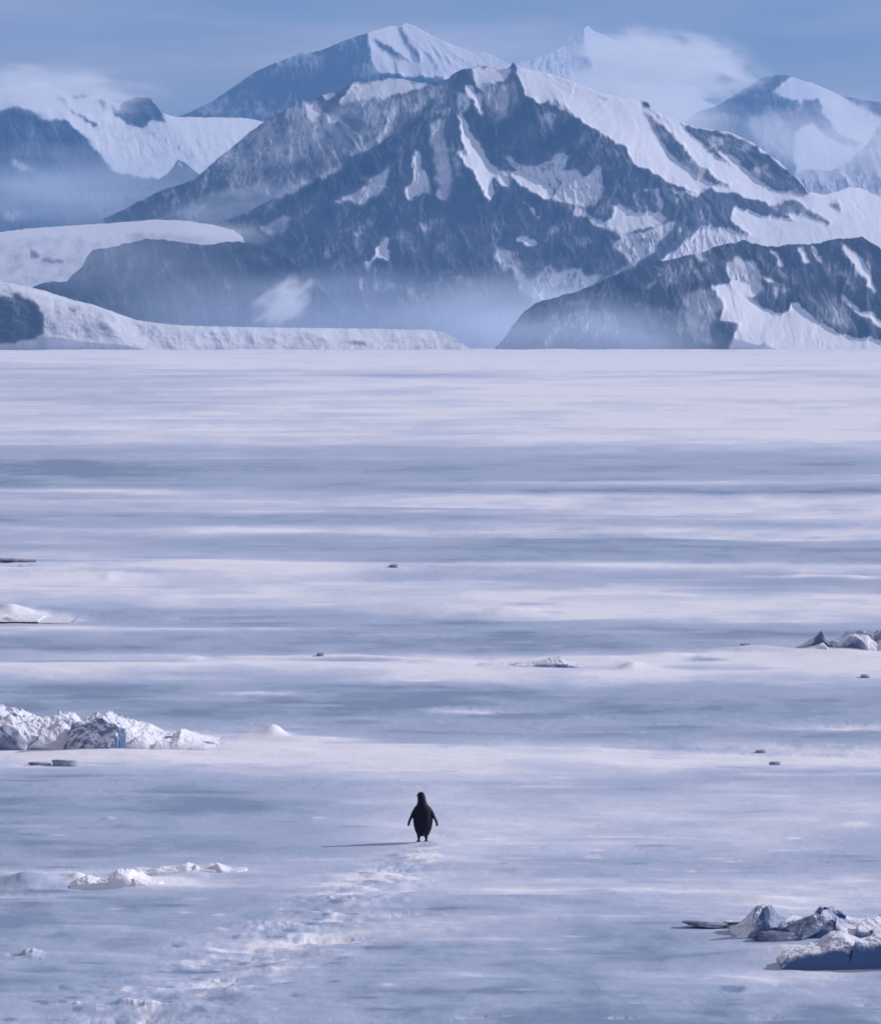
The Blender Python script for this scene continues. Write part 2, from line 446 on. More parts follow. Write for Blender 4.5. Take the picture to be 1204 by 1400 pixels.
    sh([(900, 330), (920, 312), (912, 332), (895, 350)], 0.2)
    sh([(872, 352), (860, 366), (836, 384), (800, 398), (836, 377)], 0.6)
    for i in range(12):
        x = 788 + i * 5.5; y = 288 + i * 2.9
        c.poly([(x - 3, y - 3), (x + 4, y - 4), (x + 5, y + 3), (x - 2, y + 4)], 0.65, -0.1, 0.8)
    # snow cap and the couloir
    lit([(650, 90), (694, 94), (697, 98), (688, 109), (667, 115), (652, 120), (646, 106)], 0.97, 0.55)
    lit([(636, 113), (646, 122), (657, 133), (661, 158), (655, 152), (642, 130)], 0.95, 0.8)
    sh([(626, 125), (640, 128), (642, 146), (632, 157), (626, 150)], 0.75)
    lit([(626, 152), (632, 155), (640, 175), (650, 190), (660, 205), (660, 212), (667, 219), (685, 237), (697, 249), (690, 255), (680, 244), (672, 244), (676, 260), (669, 276), (655, 250), (646, 232), (635, 221), (627, 207), (640, 210), (634, 200), (631, 180)], 0.97, 0.85)
    lit([(681, 227), (690, 234), (699, 241), (694, 241)], 0.95)
    lit([(700, 235), (707, 232), (739, 249), (754, 254), (754, 272), (734, 266), (714, 254), (702, 244)], 1.0, 0.7)
    sh([(685, 209), (710, 222), (722, 229), (754, 222), (759, 212), (784, 210), (767, 229), (763, 255), (753, 254), (739, 249), (707, 232)], 0.80)
    sh([(769, 234), (789, 232), (799, 244), (812, 234), (819, 222), (824, 259), (819, 272), (804, 280), (774, 275), (757, 272), (762, 257)], 0.88)
    c.line([(758, 272), (776, 275), (802, 279)], 2.5, 1.0, 0.5)
    sh([(662, 117), (690, 112), (703, 105), (716, 132), (700, 155), (675, 172), (660, 142)], 0.42, 2.5)
    sh([(740, 150), (760, 155), (756, 182), (745, 172)], 0.38, 2); sh([(780, 200), (800, 180), (812, 175), (792, 205)], 0.4, 2)
    sh([(587, 165), (607, 162), (610, 210), (622, 247), (612, 279), (598, 270), (590, 210)], 0.50, 2.0)
    sh([(615, 212), (625, 210), (632, 245), (622, 240)], 0.45, 2)
    c.poly([(565, 206), (574, 208), (580, 232), (592, 266), (575, 265), (558, 273), (552, 264), (562, 250)], 0.78, 0.0)
    lit([(552, 258), (560, 254), (567, 266), (560, 273)], 1.0, 0.6); lit([(566, 215), (570, 220), (568, 228)], 1.0, 0.5)
    lit([(596, 256), (602, 262), (608, 276), (600, 272)], 0.95, 0.5)
    for i in range(9):
        x = 590 + 7 * (i % 5) + 3 * (i // 5); y = 118 + 17 * (i // 5) + 3 * (i % 3)
        c.line([(x + 3, y), (x, y + 9), (x - 2, y + 20)], 3, 0.45, -0.4)
    # left shoulder
    c.poly([(483, 113), (510, 112), (549, 107), (566, 113), (591, 116), (566, 121), (540, 128), (524, 136), (509, 133), (486, 138), (466, 139), (478, 124)], 0.93, 0.45, 0.8)
    lit([(440, 127), (460, 126), (458, 131), (446, 137)], 0.95, 0.5); lit([(463, 136), (484, 120), (476, 136), (468, 140)], 0.95, 0.5)
    lit([(419, 141), (432, 143), (438, 150), (436, 160), (428, 166), (421, 154)], 0.98, 0.6); lit([(446, 155), (464, 162), (458, 166), (448, 164)], 0.98, 0.6)
    lit([(404, 136), (411, 137), (410, 141)], 0.9)
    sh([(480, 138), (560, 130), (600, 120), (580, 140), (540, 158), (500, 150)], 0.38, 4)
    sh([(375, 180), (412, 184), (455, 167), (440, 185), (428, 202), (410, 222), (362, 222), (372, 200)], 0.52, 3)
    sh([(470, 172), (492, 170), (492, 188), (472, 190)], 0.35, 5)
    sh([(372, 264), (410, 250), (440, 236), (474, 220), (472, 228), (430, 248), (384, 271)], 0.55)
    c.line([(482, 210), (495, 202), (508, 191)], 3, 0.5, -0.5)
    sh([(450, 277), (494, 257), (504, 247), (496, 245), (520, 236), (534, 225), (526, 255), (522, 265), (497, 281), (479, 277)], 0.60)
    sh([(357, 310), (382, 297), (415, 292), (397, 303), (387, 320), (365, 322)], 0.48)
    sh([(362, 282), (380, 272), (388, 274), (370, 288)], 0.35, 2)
    lit([(512, 351), (518, 334), (526, 325), (531, 329), (528, 341), (534, 351), (530, 358), (522, 350), (508, 358), (497, 364)], 1.0, 0.7)
    c.line([(488, 316), (490, 335), (491, 350)], 5, 0.45, -0.5, 2); c.line([(453, 370), (462, 357), (480, 353)], 6, 0.5, -0.5, 2)
    c.line([(493, 383), (496, 394)], 5, 0.8, 0.0); c.line([(508, 378), (517, 398)], 4, 0.45, -0.4, 1.5)
    c.line([(465, 318), (485, 310)], 4, 0.45, -0.4)
    sh([(534, 300), (560, 320), (600, 365), (590, 368), (550, 335)], 0.28, 4); sh([(600, 330), (650, 370), (660, 385), (625, 365)], 0.26, 4)
    lit([(706, 324), (720, 324), (734, 331), (731, 337), (716, 333)], 0.95, 0.3)
    c.line([(712, 271), (724, 283), (737, 297)], 3, 0.62, 0.0); c.line([(740, 300), (752, 312)], 4, 0.3, -0.3, 2)
    sh([(677, 342), (690, 345), (703, 348), (708, 365), (727, 388), (729, 406), (712, 402), (704, 372), (694, 362), (690, 380)], 0.62, 1.5)
    lit([(678, 345), (690, 344), (700, 350), (688, 362), (680, 358)], 0.9, 0.1)
    c.line([(694, 338), (700, 332)], 3, 0.6, -0.3)
    sh([(725, 382), (742, 372), (754, 362), (762, 372), (792, 366), (800, 380), (826, 374), (806, 392), (762, 411), (730, 426), (725, 400)], 0.75, 2)  # valley snow and mist, the mist painted in as cover
    shoulder = [(40, 345), (80, 325), (120, 310), (165, 288), (200, 270), (222, 259), (240, 254), (265, 245), (285, 228), (300, 214), (320, 199), (340, 181), (360, 167), (380, 156), (400, 142), (410, 136), (420, 139), (445, 128), (465, 124), (483, 112), (500, 110), (520, 106), (545, 107), (575, 113), (600, 111), (625, 104), (650, 112), (680, 140)]
    c2 = Canvas(0, 0); c2.S = c.S.copy(); c2.T = c.T.copy()
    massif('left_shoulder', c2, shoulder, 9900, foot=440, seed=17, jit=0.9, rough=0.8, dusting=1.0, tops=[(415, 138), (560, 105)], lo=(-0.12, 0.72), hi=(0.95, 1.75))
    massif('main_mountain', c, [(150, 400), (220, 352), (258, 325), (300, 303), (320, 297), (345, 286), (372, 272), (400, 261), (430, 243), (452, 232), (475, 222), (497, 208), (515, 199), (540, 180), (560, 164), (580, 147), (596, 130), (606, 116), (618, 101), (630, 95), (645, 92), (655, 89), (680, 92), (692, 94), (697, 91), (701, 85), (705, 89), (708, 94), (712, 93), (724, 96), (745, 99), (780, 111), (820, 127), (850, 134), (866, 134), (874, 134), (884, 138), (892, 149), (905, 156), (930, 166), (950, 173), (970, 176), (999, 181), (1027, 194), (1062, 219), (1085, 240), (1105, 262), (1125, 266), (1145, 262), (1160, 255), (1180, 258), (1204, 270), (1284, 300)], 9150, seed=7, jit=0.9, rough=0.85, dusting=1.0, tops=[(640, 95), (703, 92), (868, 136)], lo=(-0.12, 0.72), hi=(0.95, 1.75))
def buttress():
    c = Canvas(0.12, -0.75)
    for a in [[(150, 345), (146, 362), (140, 380)], [(185, 345), (180, 362), (172, 378)], [(240, 345), (225, 368), (212, 380)], [(160, 350), (155, 372), (162, 384)], [(200, 345), (190, 380), (186, 395)]]:
        c.line(a, 6, 0.42, -0.5, 2)
    c.poly([(130, 338), (180, 330), (180, 345), (150, 352), (120, 362)], 0.35, -0.4, 3)
    c.poly([(230, 380), (330, 360), (360, 420), (240, 430)], 0.25, -0.6, 8)
    massif('dark_buttress', c, [(45, 392), (62, 386), (92, 384), (100, 374), (112, 366), (118, 352), (127, 341), (150, 338), (175, 332), (200, 326), (225, 327), (250, 331), (280, 335), (310, 330), (335, 331), (360, 338), (390, 352), (420, 375), (460, 420), (480, 470)], 8000, seed=8, jit=1.0)
    c = Canvas(0.62, 0.15)
    c.poly([(-90, 300), (250, 298), (340, 310), (340, 322), (200, 316), (-90, 330)], 0.85, 0.4, 3)
    c.poly([(42, 345), (52, 346), (54, 352), (44, 352)], 0.25, -0.3); c.poly([(60, 353), (80, 355), (93, 361), (75, 360), (62, 358)], 0.3, -0.3)
    c.line([(0, 335), (18, 334)], 3, 0.5, -0.2); c.line([(0, 386), (8, 387)], 3, 0.3, -0.3)
    c.poly([(-90, 368), (60, 370), (110, 376), (110, 390), (-90, 390)], 0.62, 0.1, 4)
    massif('left_glacier', c, [(-80, 322), (0, 317), (40, 312), (100, 308), (150, 305), (210, 300), (250, 301), (290, 307), (318, 314), (332, 324), (338, 345), (345, 400)], 8450, seed=9, rough=0.25, ribbed=0.15, jit=0.4, lo=(-0.4, 1.2), hi=(0.5, 2.4))
def ice_shelf():
    c = Canvas(0.64, 0.15)
    for i in range(26):
        x_ = random.uniform(60, 600); y_ = np.interp(x_, [60, 160, 250, 600], [400, 432, 447, 455]) + random.uniform(2, 20)
        c.poly([(x_ - 14, y_), (x_ - 4, y_ - 3), (x_ + 12, y_ - 1), (x_ + 8, y_ + 4), (x_ - 8, y_ + 4)], random.choice((0.42, 0.95, 0.95)), random.uniform(-0.6, 0.6), 1.2)
    c.line([(0, 388), (60, 400), (130, 420), (200, 442), (300, 449), (600, 456)], 5, 0.95, 0.6, 1)
    c.poly([(-90, 402), (10, 404), (24, 403), (40, 409), (54, 420), (60, 436), (60, 455), (45, 464), (0, 470), (-90, 474)], 0.22, -0.9, 1.2)
    c.poly([(72, 424), (82, 416), (84, 440), (74, 446)], 0.6, -0.6); c.poly([(100, 450), (120, 440), (150, 442), (160, 460), (130, 466), (105, 458)], 0.55, -0.5, 1.5)
    c.poly([(62, 432), (72, 430), (80, 455), (66, 458)], 0.6, -0.5)
    c.poly([(156, 440), (185, 444), (200, 468), (165, 470)], 1.0, 0.7, 2)
    c.poly([(205, 455), (300, 452), (440, 456), (440, 470), (210, 470)], 0.72, -0.1, 2)
    for x0, x1, y0, y1, S_, T_ in ((205, 330, 454, 463, .8, -.5), (300, 420, 460, 470, .78, -.4), (440, 470, 456, 466, 1, .8), (430, 530, 455, 461, 1, .8), (520, 600, 462, 472, .8, -.3), (230, 290, 466, 473, .85, -.2), (350, 400, 455, 459, 1, .6)):
        c.poly([(x0, (y0 + y1) / 2), (x0 + 12, y0), (x1 - 15, y0 + 1), (x1, (y0 + y1) / 2), (x1 - 20, y1), (x0 + 14, y1)], S_, T_, 2)
    massif('ice_shelf', c, [(-80, 384), (0, 385), (20, 388), (60, 397), (100, 410), (130, 417), (160, 428), (185, 437), (210, 441), (250, 445), (330, 447), (400, 448), (500, 449), (590, 451), (612, 456), (630, 468), (645, 478)], 6600, foot=486, seed=10, rough=0.75, ribbed=0.3, jit=0.5, gully=(26, 9), lo=(-0.3, 0.7), hi=(0.7, 2.2))
def right_ridge():
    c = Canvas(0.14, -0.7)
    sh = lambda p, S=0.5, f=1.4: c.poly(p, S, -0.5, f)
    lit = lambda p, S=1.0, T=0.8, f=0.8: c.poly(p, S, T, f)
    sh([(799, 400), (830, 404), (852, 416), (862, 440), (876, 466), (800, 468), (750, 445)], 0.33, 6)  # mist over the low left end, painted in as thin cover
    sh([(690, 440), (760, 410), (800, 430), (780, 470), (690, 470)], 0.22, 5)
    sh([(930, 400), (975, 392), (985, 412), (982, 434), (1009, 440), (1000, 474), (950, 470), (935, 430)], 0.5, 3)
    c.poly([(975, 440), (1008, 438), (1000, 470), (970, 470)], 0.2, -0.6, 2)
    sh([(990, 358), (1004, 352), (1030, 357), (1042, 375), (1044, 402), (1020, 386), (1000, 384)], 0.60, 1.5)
    lit([(974, 391), (993, 389), (1006, 382), (1025, 385), (1035, 401), (1023, 408), (1052, 426), (1071, 430), (1086, 414), (1094, 418), (1103, 427), (1122, 445), (1163, 461), (1290, 475), (1290, 490), (990, 490), (1004, 460), (1012, 441), (984, 436), (990, 412)], 1.0, 0.8)
    c.line([(1020, 405), (1035, 412), (1052, 427)], 3, 0.35, -0.4); c.line([(1040, 471), (1058, 468)], 3, 0.45, 0.0); c.line([(1110, 467), (1140, 472)], 3, 0.5, 0.0)
    lit([(1052, 339), (1060, 346), (1074, 368), (1064, 362)], 0.95, 0.6); lit([(1090, 334), (1097, 340), (1108, 358), (1100, 359), (1094, 346)], 0.95, 0.6)
    lit([(1106, 333), (1116, 342), (1124, 360), (1114, 350)], 0.95, 0.6)
    lit([(1149, 331), (1165, 340), (1177, 354), (1190, 378), (1199, 403), (1188, 390), (1170, 362), (1154, 345)], 0.85, 0.5)
    lit([(1144, 400), (1160, 412), (1204, 438), (1284, 470), (1284, 480), (1204, 448), (1168, 424)], 1.0, 0.7)
    lit([(990, 355), (996, 362), (1003, 376), (996, 370)], 0.9, 0.5); lit([(1044, 376), (1052, 380), (1059, 387), (1050, 386)], 0.9, 0.5)
    c.poly([(1135, 405), (1160, 420), (1172, 455), (1150, 452), (1130, 440)], 0.5, -0.3, 3); sh([(1100, 395), (1140, 400), (1140, 440), (1105, 425)], 0.4, 5)
    for x, y in ((965, 355), (968, 372), (955, 375), (1070, 372), (1130, 365), (1085, 380), (1040, 350), (1015, 365), (1110, 380), (1180, 345), (1060, 400), (880, 390), (955, 350), (1155, 380)):
        c.line([(x - 4, y - 8), (x, y), (x + 5, y + 9)], 4, 0.5, -0.2, 1.2)
    c.line([(880, 402), (890, 390), (897, 383)], 4, 0.5, -0.3, 1)
    massif('right_ridge', c, [(672, 482), (682, 470), (692, 458), (702, 443), (718, 424), (735, 413), (765, 405), (790, 398), (815, 388), (850, 371), (900, 357), (930, 351), (955, 346), (980, 337), (1005, 331), (1018, 328), (1026, 332), (1050, 337), (1075, 335), (1090, 333), (1120, 333), (1135, 327), (1155, 326), (1178, 323), (1190, 330), (1204, 340), (1284, 390)], 7300, foot=487, seed=12, rough=0.85, dusting=1.0, tops=[(950, 340), (1020, 325), (1090, 330), (1180, 320), (850, 365)], jit=1.3, gully=(8, 24))
def build_mountains():
    far_summit(); right_far(); left_range(); main_massif(); buttress(); ice_shelf(); right_ridge()
build_mountains()

# ------------------------------------------------------------------ the ice plain
ROWS = [480, 500, 510, 530, 560, 580, 600, 612, 630, 645, 665, 672, 682, 690, 698, 706, 715, 722, 735, 745, 755, 765, 770, 780, 790, 800, 815, 828, 835, 845, 855, 865, 875, 890, 900, 910, 920, 930, 940, 960, 980, 990, 1005, 1015, 1020, 1030, 1042, 1055, 1065, 1080, 1100, 1120, 1150, 1175, 1190, 1205, 1220, 1240, 1260, 1280, 1300, 1320, 1350, 1400]
TAB = """.95 .95 1 1 1|.8 .9 .95 1 1|.6 .65 .7 .8 .75|.65 .75 .85 .9 .85|.65 .75 .8 .8 .8|.75 .8 .8 .85 .9|.7 .75 .75 .75 .8|.5 .5 .5 .55 .6|.3 .3 .3 .3 .35|.15 .3 .3 .3 .3|.15 .25 .25 .35 .35|.6 .4 .2 .1 .15|.5 .6 .8 .85 .85|.5 .65 .8 .75 .8|.5 .6 .4 .6 .7|.2 .3 .3 .5 .6|.4 .4 .5 .6 .5|.6 .7 .7 .8 .8|.4 .3 .2 .2 .5|.3 .25 .2 .2 .2|.6 .3 .2 .2 .2|.7 .6 .3 .3 .3|.5 .7 .8 .85 .8|.8 .95 .6 .8 .85|.8 .8 .4 .35 .3|.8 .8 .7 .4 .4|.8 .8 .9 .8 .8|.5 .7 .9 .9 .8|.2 .3 .6 .9 .85|.3 .2 .3 .8 .7|.5 .2 .2 .5 .4|.5 .3 .2 .2 .2|.2 .2 .2 .2 .3|.2 .2 .2 .2 .6|.5 .7 .6 .7 .9|.8 .9 .9 .9 .9|.8 .6 .9 .9 .95|.4 .3 .7 .8 .6|.2 .2 .2 .3 .3|.2 .2 .15 .2 .2|.2 .2 .15 .2 .2|.5 .4 .2 .2 .3|.9 .5 .4 .3 .3|.9 .9 .6 .6 .6|.9 .95 .9 .7 .9|.9 .9 .9 .9 .95|.8 .85 .85 .8 .85|.5 .7 .8 .7 .5|.3 .5 .75 .5 .4|.3 .35 .6 .5 .6|.2 .2 .6 .6 .65|.2 .3 .7 .65 .6|.2 .25 .7 .6 .55|.25 .35 .6 .4 .3|.4 .4 .5 .4 .4|.6 .6 .55 .6 .65|.3 .4 .6 .6 .75|.25 .4 .5 .45 .7|.2 .4 .6 .3 .5|.2 .5 .6 .25 .3|.25 .5 .3 .25 .3|.3 .5 .35 .25 .35|.3 .4 .3 .3 .4|.4 .3 .25 .2 .25"""
TAB = np.array([[float(v) for v in r.split()] for r in TAB.split('|')])
COLS = np.array([100, 350, 600, 850, 1100.0])
def cover_table(px, py):
    c = [np.interp(py, ROWS, TAB[:, j]) for j in range(5)]
    t = np.clip((px - COLS[0]) / 250.0, 0, 3.9999)
    j = t.astype(int); f = t - j; f = f * f * (3 - 2 * f)
    out = np.zeros(np.broadcast(px, py).shape)
    for k in range(4):
        m = j == k
        out = np.where(m, c[k] * (1 - f) + c[k + 1] * f, out)
    return out
# drifts, bare patches and one drift's painted shade: (x, y, half width, half height, cover added, height in m)
STREAKS = [
 (350, 949, 52, 3, .8, .02), (640, 968, 62, 3.5, .75, .02), (100, 686, 110, 4, .25, 0), (300, 862, 170, 3.5, .55, .02),
 (100, 672, 180, 3, .35, 0), (950, 661, 260, 3.5, .45, 0), (560, 603, 400, 5, .1, 0), (1000, 572, 260, 5, .2, 0), (200, 552, 100, 8, -.1, 0),
 (80, 640, 170, 14, -.25, 0), (330, 720, 130, 4, .4, 0), (60, 740, 100, 4, .3, 0), (330, 776, 80, 7, .35, .02),
 (120, 915, 190, 4, .35, .03), (30, 838, 80, 7, .7, .08), (60, 858, 130, 4, .5, .03), (1180, 990, 80, 5, .7, .02),
 (1140, 902, 130, 4, .3, .03), (760, 845, 90, 5, .35, .02), (690, 838, 40, 3, .2, .05), (1040, 1062, 40, 2.5, .25, 0), (950, 1020, 90, 3, -.35, 0),
 (800, 1022, 60, 2, -.2, 0), (330, 1022, 120, 8, .25, .04), (160, 1030, 120, 6, .3, .04), (620, 1030, 200, 8, .15, .02),
 (950, 1187, 8, 2, .5, .01), (950, 1216, 230, 5, .35, .02), (1100, 1228, 120, 8, .25, .02), (840, 1254, 130, 4, .25, .01),
 (1000, 1336, 160, 10, .3, .02), (1120, 1310, 130, 22, .3, .02), (60, 1222, 120, 3, .3, .01), (250, 1188, 90, 6, .5, .04), (200, 1204, 60, 6, .6, .06),
 (130, 1270, 60, 2.5, .3, .01), (100, 1310, 120, 5, .25, .01), (600, 1242, 50, 3, -.45, -.01), (440, 1274, 26, 2.2, -.6, -.01), (395, 1265, 40, 3, -.35, -.01),
 (208, 1361, 16, 2.6, -1.1, -.02), (228, 1370, 8, 2, -.8, -.01), (60, 1374, 4, 2, -1, 0), (85, 1372, 4, 2, -.9, 0), (103, 1381, 6, 2, -.9, 0), (20, 1311, 8, 2, -.9, 0),
 (1002, 1350, 18, 4, -.9, -.02), (250, 1326, 26, 2.4, -.8, -.01), (1120, 1393, 60, 3, -.6, 0), (1010, 730, 240, 3.5, .35, 0), (950, 1030, 60, 2, -.3, 0),
 (45, 1218, 60, 2, -.5, 0), (35, 768, 40, 1.6, -.7, 0), (20, 780, 24, 1.6, -.5, 0), (790, 720, 60, 1.5, -.3, 0), (1100, 790, 120, 1.6, .5, 0),
 (880, 912, 40, 3, .2, .06), (925, 913, 120, 2, -.3, 0), (480, 904, 90, 1.4, -.55, 0), (110, 906, 120, 1.3, -.6, 0), (240, 922, 60, 1.4, -.2, 0),
 (960, 903, 22, 2.5, -.9, 0), (1150, 1030, 50, 2, -.35, 0), (990, 1050, 45, 1.6, -.35, 0), (650, 1018, 40, 1.4, -.4, 0), (425, 1044, 40, 2, -.25, 0), (268, 1048, 20, 2, -.35, 0),
 (480, 901, 60, 2, .3, .08), (600, 907, 50, 2, .3, .07), (800, 903, 70, 3, .3, .08), (905, 900, 50, 2.5, .3, .09), (1020, 893, 60, 2, .3, .08), (690, 836, 80, 3, .3, .07), (60, 843, 60, 3.5, .4, .1), (1150, 792, 60, 1.8, .4, .08), (560, 1018, 140, 2.5, .35, .05), (800, 1022, 120, 2.5, .3, .05), (1100, 1030, 100, 3, .3, .06), (420, 1008, 60, 3, .3, .06), (150, 1028, 150, 4, .4, .08), (1090, 1302, 90, 8, .3, .06), (1060, 1262, 120, 7, .3, .05), (200, 1212, 70, 4, .3, .05), (270, 1194, 60, 4, .3, .05), (1150, 897, 60, 3, .3, .06), (373, 1000, 17, 4, .5, .17), (372, 1001, 34, 4, .4, .08), (330, 1003, 60, 3, .3, .03), (864, 912, 20, 4, .3, .10), (262, 903, 22, 2.5, .3, .06), (12, 836, 36, 5, .4, .22), (45, 1206, 60, 9, -.30, .14), (55, 1188, 110, 4, .45, .02), (108, 1203, 20, 5, .7, .10), (720, 828, 24, 1.8, -.55, .02), (760, 838, 26, 1.6, -.4, 0), (230, 762, 60, 1.5, -.3, 0), (700, 572, 60, 1.5, -.25, 0), (1010, 484, 60, 1.4, -.35, 0), (1180, 792, 30, 1.5, .5, 0),  # negative cover on the raised left foreground drift paints its shaded side
 (150, 791, 12, 3, .3, .04), (1100, 1140, 90, 12, .1, 0), (420, 1010, 30, 2, .2, 0), (300, 1003, 60, 2, .1, .02), (700, 1187, 16, 2, -.3, 0),
]
_r = random.Random(5)
for _i in range(330):
    _y = 482 + 918 * _r.random() ** 1.25
    _k = (_y - HOR) / 500.0
    STREAKS.append((_r.uniform(-60, 1260), _y, _r.uniform(18, 130) * (1.25 - 0.5 * min(_k, 1)), _r.uniform(0.9, 1.7) + 0.6 * _k, _r.choice((1, 1, -1)) * _r.uniform(0.10, 0.30), 0))
for _i in range(90):              # small scars and crusts of the near ice
    _y = _r.uniform(1120, 1400)
    STREAKS.append((_r.uniform(-60, 1260), _y, _r.uniform(5, 26), _r.uniform(0.7, 1.5), _r.choice((1, 1, -1)) * _r.uniform(0.25, 0.6), 0))
for _i in range(110):              # trampled spots along the track
    _y = 1165 + 235 * _r.random() ** 0.9
    _c = float(np.interp(_y, [1165, 1200, 1250, 1275, 1330, 1400], [575, 520, 445, 420, 310, 160]))
    STREAKS.append((_c + _r.gauss(0, 1) * (20 + (_y - 1165) * 0.4), _y, _r.uniform(3, 13), _r.uniform(1.0, 2.4), _r.choice((1, -1.2)) * _r.uniform(0.3, 0.65), 0))
def trail(px, py):
    """Churned snow where the animal came from: from its feet down and to the left."""
    ty = np.array([1140, 1160, 1180, 1200, 1225, 1250, 1275, 1300, 1330, 1360, 1420.0])
    tx = np.array([598, 585, 545, 515, 480, 440, 425, 370, 310, 250, 120.0])
    tw = np.array([18, 32, 48, 70, 95, 115, 125, 130, 135, 150, 190.0])
    c = np.interp(py, ty, tx); w = np.interp(py, ty, tw)
    g = np.exp(-((px - c) / w) ** 2 * 1.2)
    return g * sstep(1128, 1165, py)
GRID = []
def ground_z(x, y):
    X, Y, H = GRID
    r = int(np.argmin(np.abs(Y[:, 0] - y)))
    c = int(np.argmin(np.abs(X[r] - x)))
    return float(H[r, c])
def near_(py):
    return sstep(1050, 1250, py)
def build_ground():
    xs = np.concatenate([np.array([-9000, -6000, -4000, -2000, -1000, -500, -300, -200, -140]), np.arange(-100, 1305, 1.4), np.array([1345, 1400, 1500, 1700, 2200, 3200, 5200, 7500, 10000.])])
    ys = np.concatenate([np.array([40000, 15000, 8000, 5000, 3600, 2800, 2300, 2000, 1800, 1650, 1550, 1490, 1450]), np.arange(1425, 660, -0.95), np.arange(660, 477, -1.3), np.array([476.5, 475.5, 474.7, 474.0])])
    PX, PY = np.meshgrid(xs, ys)
    X, Y = ground_at(PX, PY)
    d = np.maximum(Y, 5.0)
    fp = d * d / (CAMH * FPX)                 # metres of ice that one picture row covers: finer relief than that is left out
    # cover
    jx = PX + 40 * fbm(X / 9, Y / 9, 3, 41)
    nrm = fbm(X / 14, Y / 3.2, 5, 42)         # long in x: the wind blows along the plain
    wob = (PY - HOR) * 0.018 * fbm(PX / 260, PY / 60, 4, 43) + (PY - HOR) * 0.010 * fbm(PX / 60, PY / 12, 4, 47)
    C = 0.5 + 1.25 * (cover_table(jx, PY + wob) - 0.5)
    H = np.zeros(X.shape)
    warpx = 14 * fbm(PX / 35, PY / 9, 3, 44); warpy = 1 + 0.0 * PX
    for sx, sy, hw, hh, dc, hz in STREAKS:
        m = (np.abs(PX - sx) < hw * 2.6 + 20) & (np.abs(PY - sy) < hh * 3 + 4)
        if not m.any():
            continue
        q = ((PX[m] + warpx[m] * min(1, hw / 40) - sx) / hw) ** 2
        wv = (PY[m] + hh * 0.55 * fbm(PX[m] / (hw * 0.4), PY[m] / (hh * 2), 3, sx) - sy) / hh
        g = np.exp(-q * 0.9 - wv ** 2 * 1.1) * (1 + 0.5 * fbm(PX[m] / 45, PY[m] / 3, 3, sy))
        C[m] += dc * g
        H[m] += hz * np.exp(-q * 1.4 - ((PY[m] - sy) / hh) ** 2 * 1.1) * (1 + 0.25 * fbm(PX[m] / 60, PY[m] / 6, 2, sy))
    C = 0.5 + 0.62 * np.tanh(1.5 * (C - 0.5)) / math.tanh(0.75)
    sc = np.clip(d / 60.0, 0.7, 60)
    fine = fbm(X / (2.6 * sc), Y / (0.9 * sc * sc ** 0.5), 5, 45, 0.62)
    midn = fbm(X / (8 * sc), Y / (1.9 * sc * sc ** 0.7), 5, 46, 0.55)
    C += 0.30 * fine + 0.30 * midn
    C -= 0.05 * sstep(1150, 1260, PY) + 0.05 * sstep(1240, 1400, PY)
    C -= 0.05
    cr = fbm(X / (1.5 * sc), Y / (0.8 * sc ** 1.5), 6, 57, 0.58)
    C += 0.20 * (sstep(0.06, 0.16, cr) - sstep(0.06, 0.20, -cr)) * (0.6 - 0.1 * near_(PY))
    tr = trail(PX, PY)
    n1 = fbm(X / 0.55, Y / 1.0, 5, 51, 0.6); n2 = fbm(X / 0.18, Y / 0.45, 3, 52, 0.6)
    C += tr * (0.24 + 1.25 * n1 + 0.9 * n2)
    near = sstep(1120, 1260, PY)
    C += near * 0.36 * fbm(X / 0.7, Y / 1.3, 5, 53, 0.6)
    # gentle sculpting of the surface, finer octaves fade out where they would fall between rows
    for lam, k in ((30, .010), (13, .012), (6, .016), (2.8, .022), (1.3, .030), (0.6, .040), (0.3, .05)):
        fade = sstep(0.8, 2.6, lam / np.maximum(fp, 1e-4))
        rel = 0.55 + 0.9 * np.clip(C, 0, 1) + (0.9 * tr if lam < 3 else 0)
        if lam < 2: rel = rel * (0.35 + 1.2 * near + 0.8 * np.clip(C - 0.5, 0, 1)) 
        H += fade * k * lam * rel * perlin(X / lam / 1.9, Y / lam, 60 + lam) * 0.55
    H += sstep(3800, 5200, d) * (1 - sstep(9000, 12000, d)) * (3.0 * fbm(X / 110, Y / 400, 5, 91, 0.6) + 0.8)
    GRID.extend((X, Y, H))
    o = mesh_grid('ice_plain', X, Y, H, {'cover': C}, ground_mat())
    tag(o, kind='structure')
    return o
